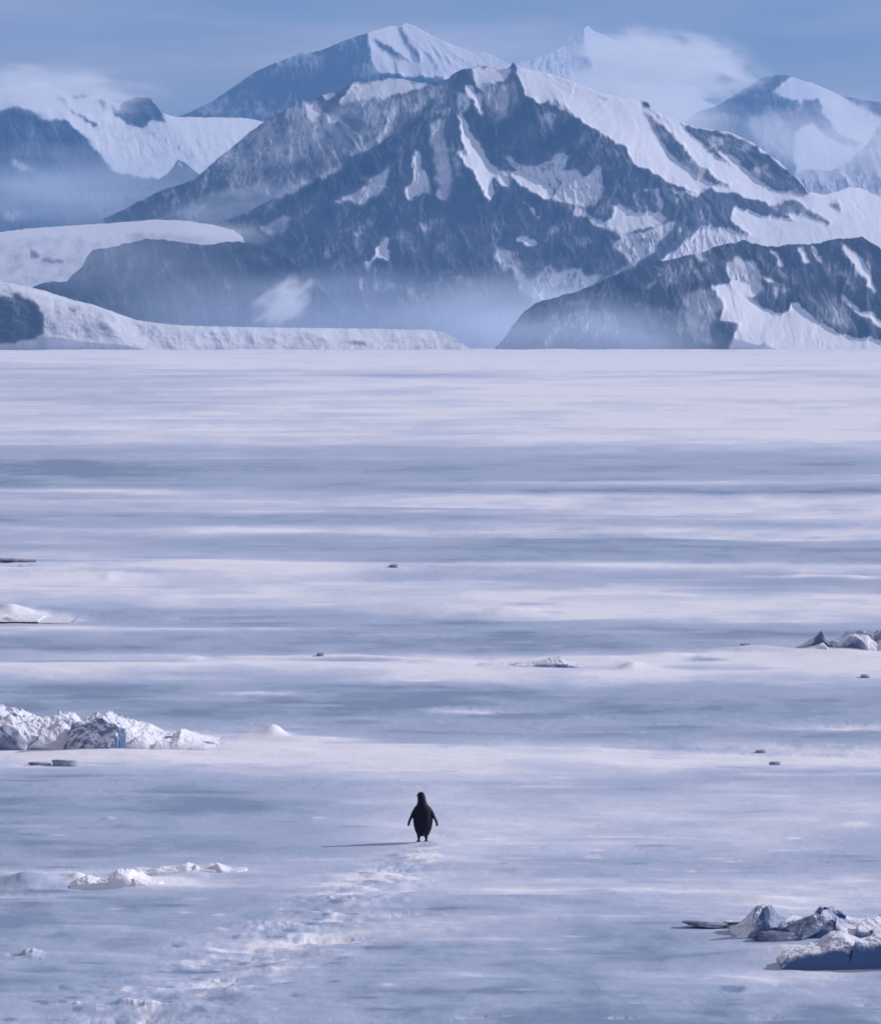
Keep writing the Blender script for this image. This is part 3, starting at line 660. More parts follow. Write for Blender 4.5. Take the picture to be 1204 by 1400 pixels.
def ground_mat():
    m, t, b = new_mat('snow_over_ice')
    at = N(t, 'ShaderNodeAttribute', attribute_name='cover')
    n1 = noise(t, 1.0, 6, 0.6, mscale=(0.9, 0.35, 1))
    d = math_(t, 'MULTIPLY', math_(t, 'SUBTRACT', n1.outputs['Fac'], 0.5), 0.35)
    s = math_(t, 'ADD', at.outputs['Fac'], d)
    r = N(t, 'ShaderNodeValToRGB')
    e = r.color_ramp.elements
    e[0].position = 0.0; e[0].color = (0.21, 0.285, 0.455, 1)
    e[1].position = 1.0; e[1].color = (0.765, 0.785, 0.91, 1)
    x = e.new(0.22); x.color = (0.335, 0.428, 0.612, 1)
    x = e.new(0.5); x.color = (0.425, 0.50, 0.70, 1)
    x = e.new(0.8); x.color = (0.59, 0.645, 0.82, 1)
    t.links.new(math_(t, 'MULTIPLY', math_(t, 'ADD', s, 0.25), 0.75), r.inputs[0])
    t.links.new(r.outputs[0], b.inputs['Base Color'])
    b.inputs['Roughness'].default_value = 0.65
    b.inputs['Specular IOR Level'].default_value = 0.2
    bp = N(t, 'ShaderNodeBump'); bp.inputs['Strength'].default_value = 0.35; bp.inputs['Distance'].default_value = 0.03
    n3 = noise(t, 6.0, 6, 0.65, mscale=(1, 0.5, 1))
    t.links.new(n3.outputs['Fac'], bp.inputs['Height']); t.links.new(bp.outputs[0], b.inputs['Normal'])
    return m
build_ground()

# ------------------------------------------------------------------ clouds and air
def cloud(name, label, px, py, D, rx, ry, depth, dens, k=1.5, nb=1.6, scale=2.2, seed=0.0, color=(0.96, 0.97, 1.0, 1), tilt=0.0):
    bm = bmesh.new()
    bmesh.ops.create_icosphere(bm, subdivisions=3, radius=1.0)
    me = bpy.data.meshes.new(name); bm.to_mesh(me); bm.free()
    m = bpy.data.materials.new(name + '_vapour'); m.use_nodes = True
    t = m.node_tree
    t.nodes.remove(t.nodes['Principled BSDF'])
    pv = N(t, 'ShaderNodeVolumePrincipled')
    pv.inputs['Color'].default_value = color
    pv.inputs['Anisotropy'].default_value = 0.1
    tc_ = N(t, 'ShaderNodeTexCoord')
    ln = N(t, 'ShaderNodeVectorMath', operation='LENGTH'); t.links.new(tc_.outputs['Object'], ln.inputs[0])
    n_ = N(t, 'ShaderNodeTexNoise', noise_dimensions='4D'); n_.inputs['W'].default_value = seed
    n_.inputs['Scale'].default_value = scale; n_.inputs['Detail'].default_value = 4; n_.inputs['Roughness'].default_value = 0.55
    t.links.new(tc_.outputs['Object'], n_.inputs['Vector'])
    a = math_(t, 'MULTIPLY', math_(t, 'SUBTRACT', 1.0, ln.outputs['Value']), k)
    b_ = math_(t, 'MULTIPLY', math_(t, 'SUBTRACT', n_.outputs['Fac'], 0.56), nb * 2)
    # thins out towards the rim whatever the noise says
    q = math_(t, 'MULTIPLY', math_(t, 'ADD', a, b_, True), math_(t, 'MULTIPLY', math_(t, 'SUBTRACT', 1.0, ln.outputs['Value']), 3.0, True))
    t.links.new(math_(t, 'MULTIPLY', q, dens), pv.inputs['Density'])
    t.links.new(pv.outputs[0], t.nodes['Material Output'].inputs['Volume'])
    me.materials.append(m)
    o = bpy.data.objects.new(name, me); SC.collection.objects.link(o)
    x, y, z = world_at(px, py, D)
    o.location = (x, y, z)
    s_ = D / FPX
    o.scale = (rx * s_, depth, ry * s_)
    o.rotation_euler = (0, math.radians(tilt), 0)
    tag(o, label, 'cloud', 'stuff')
    return o
def build_air():
    bm = bmesh.new(); bmesh.ops.create_cube(bm, size=1.0)
    me = bpy.data.meshes.new('haze'); bm.to_mesh(me); bm.free()
    m = bpy.data.materials.new('haze_air'); m.use_nodes = True
    t = m.node_tree; t.nodes.remove(t.nodes['Principled BSDF'])
    pv = N(t, 'ShaderNodeVolumePrincipled')
    pv.inputs['Color'].default_value = (0.17, 0.41, 0.80, 1)
    pv.inputs['Density'].default_value = 4.0e-5
    pv.inputs['Anisotropy'].default_value = 0.0
    t.links.new(pv.outputs[0], t.nodes['Material Output'].inputs['Volume'])
    me.materials.append(m)
    o = bpy.data.objects.new('haze', me); SC.collection.objects.link(o)
    o.scale = (76000, 25000, 1960); o.location = (0, 12300, 900)
    tag(o, kind='stuff')
    cloud('cloud_puff', 'small white puff of cloud low against the dark slope', 386, 414, 7750, 66, 36, 150, 0.013, 1.5, 2.0, 2.6, 3.1, tilt=-32)
    cloud('summit_cloud', 'broad cloud bank drifting off the peaks right of the summit', 905, 92, 15000, 165, 56, 1000, 0.0050, 1.5, 2.8, 3.6, 7.3, tilt=8)
    cloud('saddle_bank', 'pale cloud filling the gap behind the white slope', 840, 142, 14500, 210, 46, 900, 0.0030, 1.8, 1.6, 2.6, 8.8, tilt=8)
    cloud('peak_cloud', 'bright cloud streaming right from the cloudy far peak', 872, 76, 18500, 70, 34, 500, 0.0045, 1.8, 2.2, 3.2, 9.7, tilt=16)
    cloud('thin_veil', 'thin high veil of cloud over the far summits', 620, 70, 20000, 330, 60, 900, 0.0005, 1.6, 1.6, 2.6, 33.7)
    cloud('mist_bank', 'low mist filling the hollow between the main mountain and the right ridge', 700, 436, 7950, 220, 90, 190, 0.0040, 1.5, 1.4, 2.4, 5.3, color=(0.78, 0.87, 1.0, 1), tilt=-6)
    cloud('base_mist', 'thin blue mist along the foot of the dark slope', 460, 452, 7750, 480, 105, 230, 0.0030, 1.5, 0.9, 1.8, 15.3, color=(0.72, 0.83, 1.0, 1))
    cloud('foot_mist', 'thin mist in front of the low left end of the right ridge', 800, 466, 6950, 260, 80, 170, 0.0042, 1.5, 1.2, 2.2, 25.3, color=(0.75, 0.85, 1.0, 1))
    cloud('ridge_mist', 'pale mist lying in the valley below the left shoulder', 320, 282, 9560, 150, 34, 200, 0.0045, 1.4, 1.7, 2.4, 11.3, tilt=-14, color=(0.80, 0.88, 1.0, 1))
    cloud('valley_mist', 'blue mist under the left far range', 120, 258, 10800, 330, 75, 450, 0.0018, 1.5, 1.5, 2.6, 12.8, color=(0.75, 0.85, 1.0, 1))
    cloud('glacier_mist', 'veil of blown snow over the left glacier and the dark buttress', 130, 352, 7500, 330, 85, 200, 0.0011, 1.5, 1.5, 2.4, 41.7, color=(0.80, 0.88, 1.0, 1))
    cloud('crest_cloud', 'thin cloud streaming from the left far crest', 80, 122, 13200, 190, 40, 500, 0.0036, 1.5, 2.2, 3.0, 13.9, tilt=4)
    cloud('saddle_cloud', 'faint cloud over the right far mountain', 1150, 195, 13000, 190, 80, 500, 0.0018, 1.5, 1.8, 2.6, 17.1)
    cloud('ridge_spill', 'snow cloud spilling over the end of the left glacier', 300, 318, 8600, 80, 26, 80, 0.006, 1.5, 1.7, 2.4, 19.3, tilt=5)

# ------------------------------------------------------------------ broken ice
def ice_mat(side=(0.10, 0.17, 0.31, 1), t0=0.0, t1=0.62):  # snow on flat tops; dark blue ice sides also paint their shade
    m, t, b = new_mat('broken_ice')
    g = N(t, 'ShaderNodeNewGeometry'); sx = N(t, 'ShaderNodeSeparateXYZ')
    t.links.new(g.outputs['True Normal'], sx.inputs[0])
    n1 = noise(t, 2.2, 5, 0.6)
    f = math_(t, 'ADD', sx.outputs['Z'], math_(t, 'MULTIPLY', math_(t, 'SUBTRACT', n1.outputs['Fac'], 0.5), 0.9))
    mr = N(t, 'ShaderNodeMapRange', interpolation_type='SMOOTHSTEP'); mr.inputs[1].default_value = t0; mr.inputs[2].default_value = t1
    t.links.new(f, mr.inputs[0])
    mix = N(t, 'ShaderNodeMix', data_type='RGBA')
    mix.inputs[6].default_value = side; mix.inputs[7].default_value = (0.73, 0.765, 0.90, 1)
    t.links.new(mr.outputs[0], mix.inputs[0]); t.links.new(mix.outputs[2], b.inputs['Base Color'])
    b.inputs['Roughness'].default_value = 0.5
    bp = N(t, 'ShaderNodeBump'); bp.inputs['Strength'].default_value = 0.5; bp.inputs['Distance'].default_value = 0.04
    n3 = noise(t, 9, 6, 0.65); t.links.new(n3.outputs['Fac'], bp.inputs['Height']); t.links.new(bp.outputs[0], b.inputs['Normal'])
    return m
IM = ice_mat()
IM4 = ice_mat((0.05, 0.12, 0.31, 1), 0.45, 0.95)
IM5 = ice_mat((0.09, 0.17, 0.37, 1), 0.15, 0.62)  # dark steep breaks paint the shade of the ridge cracks
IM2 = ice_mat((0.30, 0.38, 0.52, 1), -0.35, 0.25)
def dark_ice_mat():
    m, t, b = new_mat('dark_blue_ice')
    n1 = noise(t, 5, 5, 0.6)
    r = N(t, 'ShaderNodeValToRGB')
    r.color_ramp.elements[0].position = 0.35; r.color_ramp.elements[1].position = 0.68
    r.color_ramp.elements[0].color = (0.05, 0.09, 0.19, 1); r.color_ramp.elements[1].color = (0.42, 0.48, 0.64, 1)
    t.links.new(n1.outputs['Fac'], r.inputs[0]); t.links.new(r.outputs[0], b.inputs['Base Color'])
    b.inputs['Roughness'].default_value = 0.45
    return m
DM = dark_ice_mat()  # dark blue ice tone; on the crack blades it stands in for shade
def snow_mat():
    m, t, b = new_mat('packed_snow')
    n1 = noise(t, 2.0, 6, 0.6, mscale=(1, 1, 3))
    r = N(t, 'ShaderNodeValToRGB')
    r.color_ramp.elements[0].position = 0.3; r.color_ramp.elements[1].position = 0.6
    r.color_ramp.elements[0].color = (0.60, 0.64, 0.74, 1); r.color_ramp.elements[1].color = (0.80, 0.80, 0.90, 1)
    t.links.new(n1.outputs['Fac'], r.inputs[0]); t.links.new(r.outputs[0], b.inputs['Base Color'])
    b.inputs['Roughness'].default_value = 0.7; b.inputs['Specular IOR Level'].default_value = 0.15
    bp = N(t, 'ShaderNodeBump'); bp.inputs['Strength'].default_value = 0.4; bp.inputs['Distance'].default_value = 0.04
    n3 = noise(t, 5, 6, 0.6); t.links.new(n3.outputs['Fac'], bp.inputs['Height']); t.links.new(bp.outputs[0], b.inputs['Normal'])
    return m
SM = snow_mat()
def block(name, label, cat, px, base, w, h, dep=None, tilt=0, yaw=0, seed=0, soft=0.0, mat=None, group=None, sub=4, lean=0, sink=0.25, amp=0.15):
    """A lump or slab of ice: a random convex break shape, w and h its size in picture pixels where it stands, base the row of its foot."""
    x, y, k = gpt(px, base)
    rs = np.random.RandomState(seed + 100)
    W_, H_ = w / k, h / k
    Dp = dep if dep is not None else W_ * 0.8
    bm = bmesh.new(); bmesh.ops.create_icosphere(bm, subdivisions=sub, radius=1.0)
    co = np.array([v.co[:] for v in bm.verts])
    nrm = rs.normal(size=(11, 3)); nrm /= np.linalg.norm(nrm, axis=1)[:, None]
    box = np.array([[1, 0, 0], [-1, 0, 0], [0, 1, 0], [0, -1, 0], [0, 0, 1], [0, 0, -1.0]]) + rs.normal(size=(6, 3)) * 0.16
    box /= np.linalg.norm(box, axis=1)[:, None]
    pl = np.vstack([box, nrm]); off = np.concatenate([np.full(6, 0.72), rs.uniform(0.86, 1.2, 11)])
    dt = np.maximum(co @ pl.T, 1e-3) / off
    r = 1.0 / (np.sum(dt ** (16 if soft < .5 else 5), axis=1) ** (1 / (16 if soft < .5 else 5)))
    r = r * (1 - soft) + soft * 0.92
    p = co * r[:, None]
    nn = fbm(co[:, 0] * 2.1 + seed, co[:, 1] * 2.1 + co[:, 2] * 1.7, 5, seed % 50) * amp + fbm(co[:, 0] * 6 + co[:, 2] * 4, co[:, 1] * 6 - co[:, 2] * 5 + seed, 4, 3) * 0.022
    p = p * (1 + nn[:, None])
    p = p * np.array([W_ / 2 * 1.15, Dp / 2, H_ / 2 * (1 + sink) * 1.15])
    R = np.array((Euler((math.radians(lean), math.radians(tilt), math.radians(yaw))).to_matrix())); p = p @ R.T
    p[:, 2] += H_ / 2 * (1 + sink) - H_ * sink - 0.0
    zmin = p[:, 2].min(); p[:, 2] -= zmin + H_ * sink          # foot sunk into the snow
    for v, c in zip(bm.verts, p): v.co = c
    me = bpy.data.meshes.new(name); bm.to_mesh(me); bm.free()
    me.polygons.foreach_set('use_smooth', np.full(len(me.polygons), soft >= 0.5))
    me.materials.append(mat or (SM if name in ('snow_mound', 'snow_drift', 'snow_berm', 'snow_bump') else IM))
    o = bpy.data.objects.new(name, me); SC.collection.objects.link(o)
    o.location = (x, y, ground_z(x, y))
    return tag(o, label, cat, 'thing', group)
def rubble(name, label, px0, px1, base, prof, depth, lam=0.35, slant=0.9, seed=0, mat=None, rough=1.0, cat='ice ridge', front=0.35):
    """A low ridge of pushed-up ice: tilted plates, long faces to the right, steep breaks to the left, sunk into the snow all round."""
    x0, y0, k = gpt(px0, base); x1, _, _ = gpt(px1, base)
    nx = int(min(520, (px1 - px0) * 2.2)); ny = 150
    xs = np.linspace(x0, x1, nx); ys = np.linspace(-depth * front, depth * (1 - front), ny)
    X, Y = np.meshgrid(xs, ys)
    pr = np.array(prof, float)
    wx = X + 0.10 * fbm(X / 0.5, Y / 0.5, 4, seed) * rough
    hp = np.interp(W0 / 2 + (wx + 0.25 * Y * 0) / y0 * FPX, pr[:, 0], pr[:, 1]) / k
    e = np.where(Y < 0, 1 - (Y / (depth * front)) ** 2, 1 - (Y / (depth * (1 - front))) ** 2)
    u = (wx - slant * Y + 0.45 * fbm(X / 0.9, Y / 0.9, 3, seed + 2)) / lam
    saw = 1 - (u - np.floor(u))                                  # jumps up on the left side of each plate
    saw = np.where(u - np.floor(u) < 0.12, (u - np.floor(u)) / 0.12 * 0.88, saw)
    cell = perlin(np.floor(u) * 0.73 + 0.5, 0 * u + seed * 1.7, seed + 4)
    n = ridged(X / 0.45, Y / 0.35, 5, seed + 6, 0.55)
    b2 = np.abs(fbm(X / 0.22, Y / 0.18, 4, seed + 8))
    H = hp * np.clip(e, 0, 1) ** 0.6 * (0.40 + 0.55 * saw + 0.35 * cell + 0.22 * n * rough - 0.25 * b2 * rough)
    H = H + 0.02 * fbm(X / 0.12, Y / 0.12, 3, seed + 9) * np.clip(e, 0, 1) - 0.035 * (1 - np.clip(e * 3, 0, 1)) - 0.03 * (hp < 0.01)
    o = mesh_grid(name, X - (x0 + x1) / 2, Y, H, {}, mat or IM2)
    o.location = ((x0 + x1) / 2, y0, 0)
    return tag(o, label, cat, 'thing')
def build_ice():
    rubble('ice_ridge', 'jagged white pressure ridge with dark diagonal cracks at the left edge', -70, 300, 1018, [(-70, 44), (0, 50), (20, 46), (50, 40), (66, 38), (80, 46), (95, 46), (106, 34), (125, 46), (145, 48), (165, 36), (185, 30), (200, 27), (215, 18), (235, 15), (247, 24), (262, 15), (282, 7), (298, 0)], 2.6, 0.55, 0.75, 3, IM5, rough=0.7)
    rubble('ice_ridge', 'blue shaded low ridge at the right edge in the middle distance', 1092, 1270, 893, [(1092, 0), (1104, 9), (1115, 16), (1125, 27), (1135, 14), (1150, 18), (1162, 29), (1182, 31), (1196, 24), (1206, 36), (1270, 38)], 3.4, 0.9, -0.6, 5, IM5, rough=0.5)
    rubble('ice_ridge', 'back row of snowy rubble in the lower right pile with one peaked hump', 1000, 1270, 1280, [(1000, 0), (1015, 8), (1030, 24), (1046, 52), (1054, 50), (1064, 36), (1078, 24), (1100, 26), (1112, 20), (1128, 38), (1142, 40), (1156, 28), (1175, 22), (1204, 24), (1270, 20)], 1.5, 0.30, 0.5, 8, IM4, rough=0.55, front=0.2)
    rubble('ice_ridge', 'front mound of the lower right pile with its shaded face painted dark blue', 1068, 1290, 1322, [(1068, 0), (1080, 16), (1100, 26), (1125, 30), (1142, 44), (1160, 56), (1176, 50), (1190, 46), (1204, 54), (1290, 56)], 1.7, 0.8, 0.3, 12, IM4, rough=0.4, front=0.08)  # steep front takes the dark side colour, painting its shade
    rubble('ice_ridge', 'low crusted white ridge with a dark slit near the left edge in the foreground', 92, 222, 1210, [(92, 0), (106, 10), (120, 14), (132, 7), (148, 11), (158, 22), (172, 20), (186, 15), (202, 6), (222, 0)], 0.9, 0.30, 0.5, 15)
    rubble('ice_ridge', 'thin broken line of white lumps above the crusted ridge', 170, 345, 1192, [(170, 0), (185, 3), (200, 2), (216, 6), (238, 6), (256, 13), (272, 5), (288, 11), (300, 9), (316, 3), (345, 0)], 0.8, 0.28, 0.5, 17)
    rubble('ice_ridge', 'small broken rim with a dark face right of centre on the white band', 640, 800, 911, [(640, 0), (660, 3), (700, 3), (728, 6), (745, 11), (768, 13), (776, 6), (800, 0)], 1.6, 0.7, 0.5, 19, IM4, front=0.2)
    rubble('ice_ridge', 'low white rim at the left edge at middle distance', -60, 100, 846, [(-60, 8), (0, 8), (20, 5), (40, 2), (60, 0), (100, 0)], 2.2, 1.0, 0.4, 21, rough=0.6)
    G1 = 'slabs of the broken ice ridge at the left edge'
    B = lambda *a, **k: block(*a, **k)
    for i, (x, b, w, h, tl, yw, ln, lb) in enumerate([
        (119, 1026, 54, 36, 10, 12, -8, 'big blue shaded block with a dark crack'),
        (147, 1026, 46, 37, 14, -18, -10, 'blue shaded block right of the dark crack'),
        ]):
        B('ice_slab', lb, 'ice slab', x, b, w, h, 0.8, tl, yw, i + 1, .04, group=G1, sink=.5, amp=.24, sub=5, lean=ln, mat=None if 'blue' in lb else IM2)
    B('ice_slab', 'thin dark blue blade added as shade of the upper diagonal crack', 'ice slab', 36, 1017, 66, 5, 0.3, 44, -14, 81, .04, group=G1, sink=.2, lean=20, mat=DM)  # this blade and the next are added to paint shade in the crack hollows
    B('ice_slab', 'thin dark blue blade added as shade of the lower diagonal crack', 'ice slab', 22, 1024, 50, 5, 0.3, 43, -16, 82, .04, group=G1, sink=.2, lean=20, mat=DM)
    B('ice_slab', 'flat dark slab with white rim close to the ridge tip', 'ice slab', 246, 1018, 60, 13, 0.5, 8, 0, 8, .1, mat=DM, group=G1)
    B('ice_slab', 'thin dark sliver at the right tip of the ridge', 'ice slab', 276, 1019, 40, 7, 0.3, 8, 0, 9, .1, mat=DM, group=G1)
    G2 = 'broken pieces in front of the left ridge'
    B('ice_fragment', 'dark jagged piece lying in front of the left ridge', 'ice fragment', 88, 1049, 36, 9, 0.4, 4, 0, 10, .1, mat=DM, group=G2)
    B('ice_fragment', 'thin dark piece left of the jagged one before the ridge', 'ice fragment', 55, 1048, 34, 4, 0.3, 2, 0, 11, .1, mat=DM, group=G2)
    B('ice_fragment', 'small blue lump under the ridge near its dark crack', 'ice fragment', 98, 1026, 22, 7, 0.3, 5, 0, 12, .1, mat=DM, group=G2)
    G3 = 'snow covered ice blocks at the lower right'
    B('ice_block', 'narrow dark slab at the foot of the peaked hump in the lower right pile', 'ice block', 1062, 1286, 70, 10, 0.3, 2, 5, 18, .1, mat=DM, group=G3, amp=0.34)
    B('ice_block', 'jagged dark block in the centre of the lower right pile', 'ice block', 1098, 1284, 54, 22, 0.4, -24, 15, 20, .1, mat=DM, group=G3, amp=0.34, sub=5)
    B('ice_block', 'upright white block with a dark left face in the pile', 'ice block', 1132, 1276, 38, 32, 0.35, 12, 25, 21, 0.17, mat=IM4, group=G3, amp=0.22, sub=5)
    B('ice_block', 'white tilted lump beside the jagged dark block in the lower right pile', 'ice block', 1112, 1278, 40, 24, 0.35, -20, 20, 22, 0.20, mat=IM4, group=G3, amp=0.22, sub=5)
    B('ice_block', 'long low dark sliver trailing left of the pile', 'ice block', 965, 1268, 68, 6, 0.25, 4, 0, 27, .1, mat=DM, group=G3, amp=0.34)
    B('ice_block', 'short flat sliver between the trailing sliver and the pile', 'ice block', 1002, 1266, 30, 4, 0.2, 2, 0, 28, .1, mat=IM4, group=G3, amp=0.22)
    B('ice_chip', 'tiny dark chip on the upper rim of the white band at right', 'ice chip', 1019, 891, 16, 5, 0.3, 0, 0, 45, .1, mat=DM)
    B('ice_chip', 'tiny dark chip under the far right ridge', 'ice chip', 1182, 924, 14, 4, 0.3, 0, 0, 46, .1, mat=DM)
    B('ice_chip', 'lone dark chip far out in the centre of the plain', 'ice chip', 538, 782, 14, 4, 0.6, 0, 0, 47, .1, mat=DM, sink=.2)
    B('ice_chip', 'dark chip on the white band right of the animal', 'ice chip', 1059, 1043, 18, 5, 0.3, 0, 0, 48, .1, mat=DM)
    B('ice_chip', 'small flat chip just behind the dark chip on the white band', 'ice chip', 1040, 1021, 14, 4, 0.3, 0, 0, 49, .1, mat=DM)
    B('ice_chip', 'little chip with a snow tail left of the centre at mid distance', 'ice chip', 438, 901, 12, 4, 0.3, 0, 0, 50, .1, mat=DM)
    B('flat_ice_plate', 'long low dark plate at the left edge far out on the ice', 'ice plate', 22, 773, 64, 4, 1.0, 2, 0, 53, .1, mat=DM)

# ------------------------------------------------------------------ the penguin
def build_penguin():
    U = 0.00121                       # metres per unit of the measured silhouette
    px, base = 577.5, 1151.5
    gx, gy, k = gpt(px, base)
    def ell(c, r, rot=(0, 0, 0), seg=(24, 16)):
        bm = bmesh.new(); bmesh.ops.create_uvsphere(bm, u_segments=seg[0], v_segments=seg[1], radius=1)
        M = Matrix.Translation(Vector(c)) @ Euler([math.radians(a) for a in rot]).to_matrix().to_4x4() @ Matrix.Diagonal((*r, 1))
        bmesh.ops.transform(bm, matrix=M, verts=bm.verts)
        me = bpy.data.meshes.new('t'); bm.to_mesh(me); bm.free(); return me
    def loft(secs, seg=28):
        """secs: (x, y, z, half width, half depth) from bottom to top"""
        bm = bmesh.new(); rings = []
        for x, y, z, a, b in secs:
            rings.append([bm.verts.new((x + a * math.cos(t), y + b * math.sin(t), z)) for t in [2 * math.pi * i / seg for i in range(seg)]])
        for r0, r1 in zip(rings[:-1], rings[1:]):
            for i in range(seg): bm.faces.new((r0[i], r0[(i + 1) % seg], r1[(i + 1) % seg], r1[i]))
        bm.faces.new(rings[0][::-1]); bm.faces.new(rings[-1])
        me = bpy.data.meshes.new('t'); bm.to_mesh(me); bm.free(); return me
    ms = []
    ms.append(loft([(5, 0, 72, 50, 50), (4, 0, 88, 66, 72), (4, 2, 115, 78, 88), (4, 5, 155, 92, 102), (4, 6, 200, 101, 110), (4, 5, 250, 106, 112), (3, 3, 300, 108, 108), (2, 0, 345, 108, 98),
                    (1, -3, 385, 102, 86), (0, -4, 412, 88, 74), (-2, -3, 435, 66, 62), (-4, 0, 460, 53, 54), (-7, 3, 490, 47, 50), (-11, 6, 520, 44, 50), (-15, 8, 550, 42, 50), (-18, 8, 575, 34, 40), (-19, 8, 590, 18, 22)]))
    ms[0].transform(Matrix.Diagonal((1.10, 1.0, 1.0, 1)))
    ms.append(ell((-17, 12, 552), (43, 52, 42)))
    for s, cx, sx in ((-1, -96, -1), (1, 104, 1)):
        # flipper: flat blade hanging out from the shoulder, bent at the wrist
        bm = bmesh.new(); rings = []
        if s < 0: pts = [(-82, 395, 30, 20), (-100, 360, 34, 20), (-118, 320, 32, 17), (-138, 285, 24, 14), (-154, 250, 20, 12), (-164, 215, 17, 10), (-166, 192, 10, 7)]
        else: pts = [(84, 395, 30, 20), (104, 360, 34, 20), (122, 320, 30, 17), (142, 285, 23, 14), (160, 250, 20, 12), (170, 215, 17, 10), (168, 190, 10, 7)]
        for i, (x, z, wd, th) in enumerate(pts):
            rings.append([bm.verts.new((x + th * 1.0 * math.cos(t) * 1.5, -4 + wd * 1.5 * math.sin(t) - i * 2, z + 0.35 * th * math.cos(t) * (1 if s < 0 else -1))) for t in [2 * math.pi * j / 14 for j in range(14)]])
        for r0, r1 in zip(rings[:-1], rings[1:]):
            for j in range(14): bm.faces.new((r0[j], r0[(j + 1) % 14], r1[(j + 1) % 14], r1[j]))
        bm.faces.new(rings[0][::-1]); bm.faces.new(rings[-1]); bmesh.ops.recalc_face_normals(bm, faces=bm.faces)
        me = bpy.data.meshes.new('t'); bm.to_mesh(me); bm.free(); ms.append(me)
    for s, x in ((-1, -46), (1, 44)):
        ms.append(loft([(x, 0, 6, 15, 17), (x, 0, 30, 14, 16), (x + (3 if s < 0 else -3), 0, 60, 20, 24), (x + (6 if s < 0 else -6), 0, 95, 32, 38)]))
        ms.append(ell((x - 3 * s * -1, 18, 9), (20, 44, 9)))
        for a in (-22, 0, 22):        # three toes
            ms.append(ell((x + math.sin(math.radians(a)) * 50, 18 + math.cos(math.radians(a)) * 38, 7), (7.5, 26, 7), (0, 0, -a), (12, 8)))
    ms.append(ell((4, -84, 104), (22, 40, 12), (34, 0, 0)))      # stub of a tail, low at the back
    bm = bmesh.new()
    for me in ms: bm.from_mesh(me)
    bmesh.ops.scale(bm, vec=(U, U, U), verts=bm.verts)
    me = bpy.data.meshes.new('penguin'); bm.to_mesh(me); bm.free()
    for t_ in ms: bpy.data.meshes.remove(t_)
    tmp = bpy.data.objects.new('tmp', me); SC.collection.objects.link(tmp)
    md = tmp.modifiers.new('r', 'REMESH'); md.mode = 'VOXEL'; md.voxel_size = 0.0042; md.use_smooth_shade = True
    md2 = tmp.modifiers.new('s', 'SMOOTH'); md2.factor = 0.5; md2.iterations = 5
    bpy.context.view_layer.update()
    dg = bpy.context.evaluated_depsgraph_get()
    me2 = bpy.data.meshes.new_from_object(tmp.evaluated_get(dg))
    bpy.data.objects.remove(tmp)
    me2.name = 'penguin'
    me2.polygons.foreach_set('use_smooth', np.full(len(me2.polygons), True))
    m, t, b = new_mat('penguin_feathers')
    tc_ = N(t, 'ShaderNodeTexCoord'); sp = N(t, 'ShaderNodeSeparateXYZ'); t.links.new(tc_.outputs['Object'], sp.inputs[0])
    # white breast on the far side, black back, head, flippers
    n1 = noise(t, 30, 4)
    yy = math_(t, 'ADD', sp.outputs['Y'], math_(t, 'MULTIPLY', math_(t, 'SUBTRACT', n1.outputs['Fac'], 0.5), 0.02))
    f = math_(t, 'GREATER_THAN', yy, 0.055)
    f = math_(t, 'MULTIPLY', f, math_(t, 'LESS_THAN', sp.outputs['Z'], 0.47))
    f = math_(t, 'MULTIPLY', f, math_(t, 'GREATER_THAN', sp.outputs['Z'], 0.07))
    f = math_(t, 'MULTIPLY', f, math_(t, 'LESS_THAN', math_(t, 'ABSOLUTE', sp.outputs['X']), 0.10))
    mix = N(t, 'ShaderNodeMix', data_type='RGBA'); mix.inputs[6].default_value = (0.006, 0.010, 0.024, 1); mix.inputs[7].default_value = (0.75, 0.75, 0.76, 1)
    ft = N(t, 'ShaderNodeMix', data_type='RGBA'); ft.inputs[6].default_value = (0.07, 0.05, 0.05, 1)
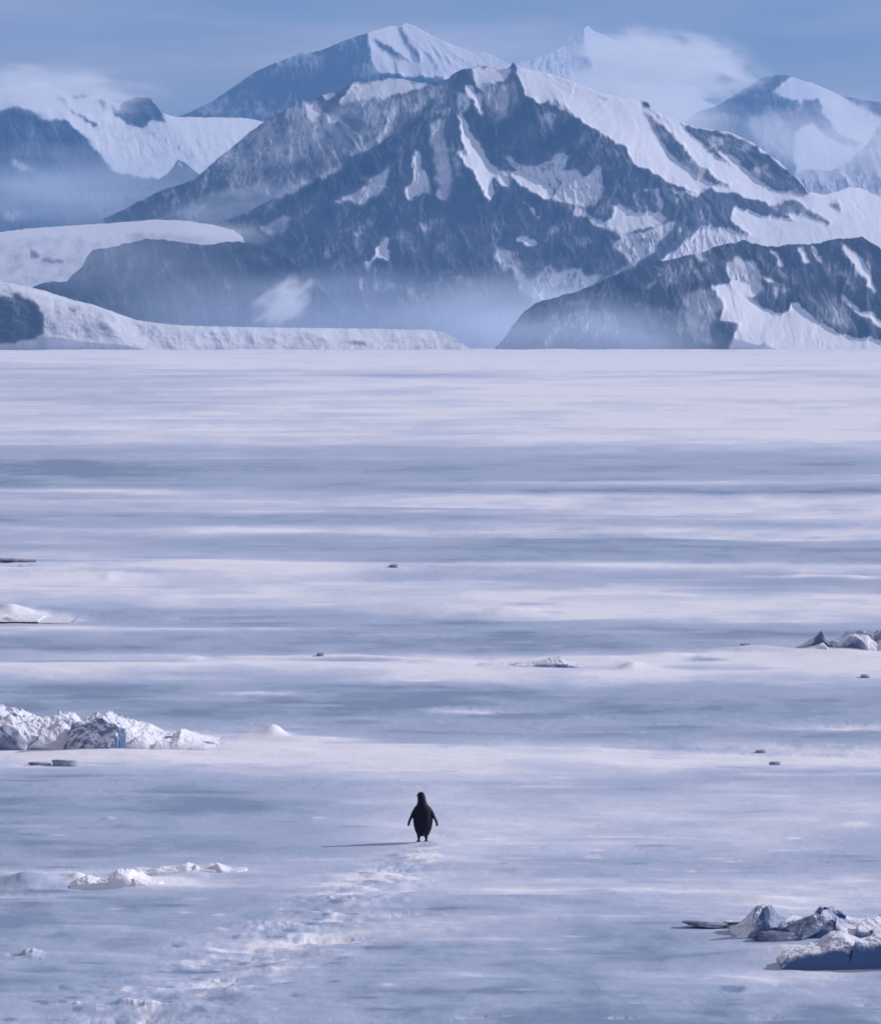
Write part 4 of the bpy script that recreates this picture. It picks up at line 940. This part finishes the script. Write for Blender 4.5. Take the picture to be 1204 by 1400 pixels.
    t.links.new(f, mix.inputs[0])
    t.links.new(math_(t, 'GREATER_THAN', sp.outputs['Z'], 0.035), ft.inputs[0]); t.links.new(mix.outputs[2], ft.inputs[7])
    t.links.new(ft.outputs[2], b.inputs['Base Color'])
    b.inputs['Roughness'].default_value = 0.7; b.inputs['Specular IOR Level'].default_value = 0.2
    me2.materials.append(m)
    o = bpy.data.objects.new('penguin', me2); SC.collection.objects.link(o)
    o.location = (gx, gy, ground_z(gx, gy) - 0.004)
    tag(o, 'lone black backed penguin walking away across the ice towards the mountains', 'penguin', 'thing')
    def child(name, me, col, rough=0.4):
        mm, tt, bb = new_mat(name + '_surface'); bb.inputs['Base Color'].default_value = col; bb.inputs['Roughness'].default_value = rough
        nn = noise(tt, 60, 3); bp = N(tt, 'ShaderNodeBump'); bp.inputs['Strength'].default_value = 0.1; bp.inputs['Distance'].default_value = 0.002
        tt.links.new(nn.outputs['Fac'], bp.inputs['Height']); tt.links.new(bp.outputs[0], bb.inputs['Normal'])
        me.transform(Matrix.Scale(U, 4)); me.materials.append(mm); me.name = name
        me.polygons.foreach_set('use_smooth', np.full(len(me.polygons), True))
        c = bpy.data.objects.new(name, me); SC.collection.objects.link(c); c.parent = o
        return c
    bm = bmesh.new()
    bmesh.ops.create_cone(bm, segments=16, radius1=15, radius2=3, depth=54, cap_ends=True)
    bmesh.ops.transform(bm, matrix=Matrix.Translation((-56, 32, 551)) @ Euler((math.radians(0), math.radians(-96), math.radians(-32))).to_matrix().to_4x4() @ Matrix.Diagonal((1, .7, 1, 1)), verts=bm.verts)
    mb = bpy.data.meshes.new('beak'); bm.to_mesh(mb); bm.free()
    child('beak', mb, (0.03, 0.02, 0.02, 1))
    child('eye', ell((-50, 28, 563), (6, 6, 6), seg=(12, 8)), (0.01, 0.01, 0.012, 1), 0.1)
    child('eye', ell((12, 44, 563), (6, 6, 6), seg=(12, 8)), (0.01, 0.01, 0.012, 1), 0.1)
build_ice()
build_penguin()
build_air()
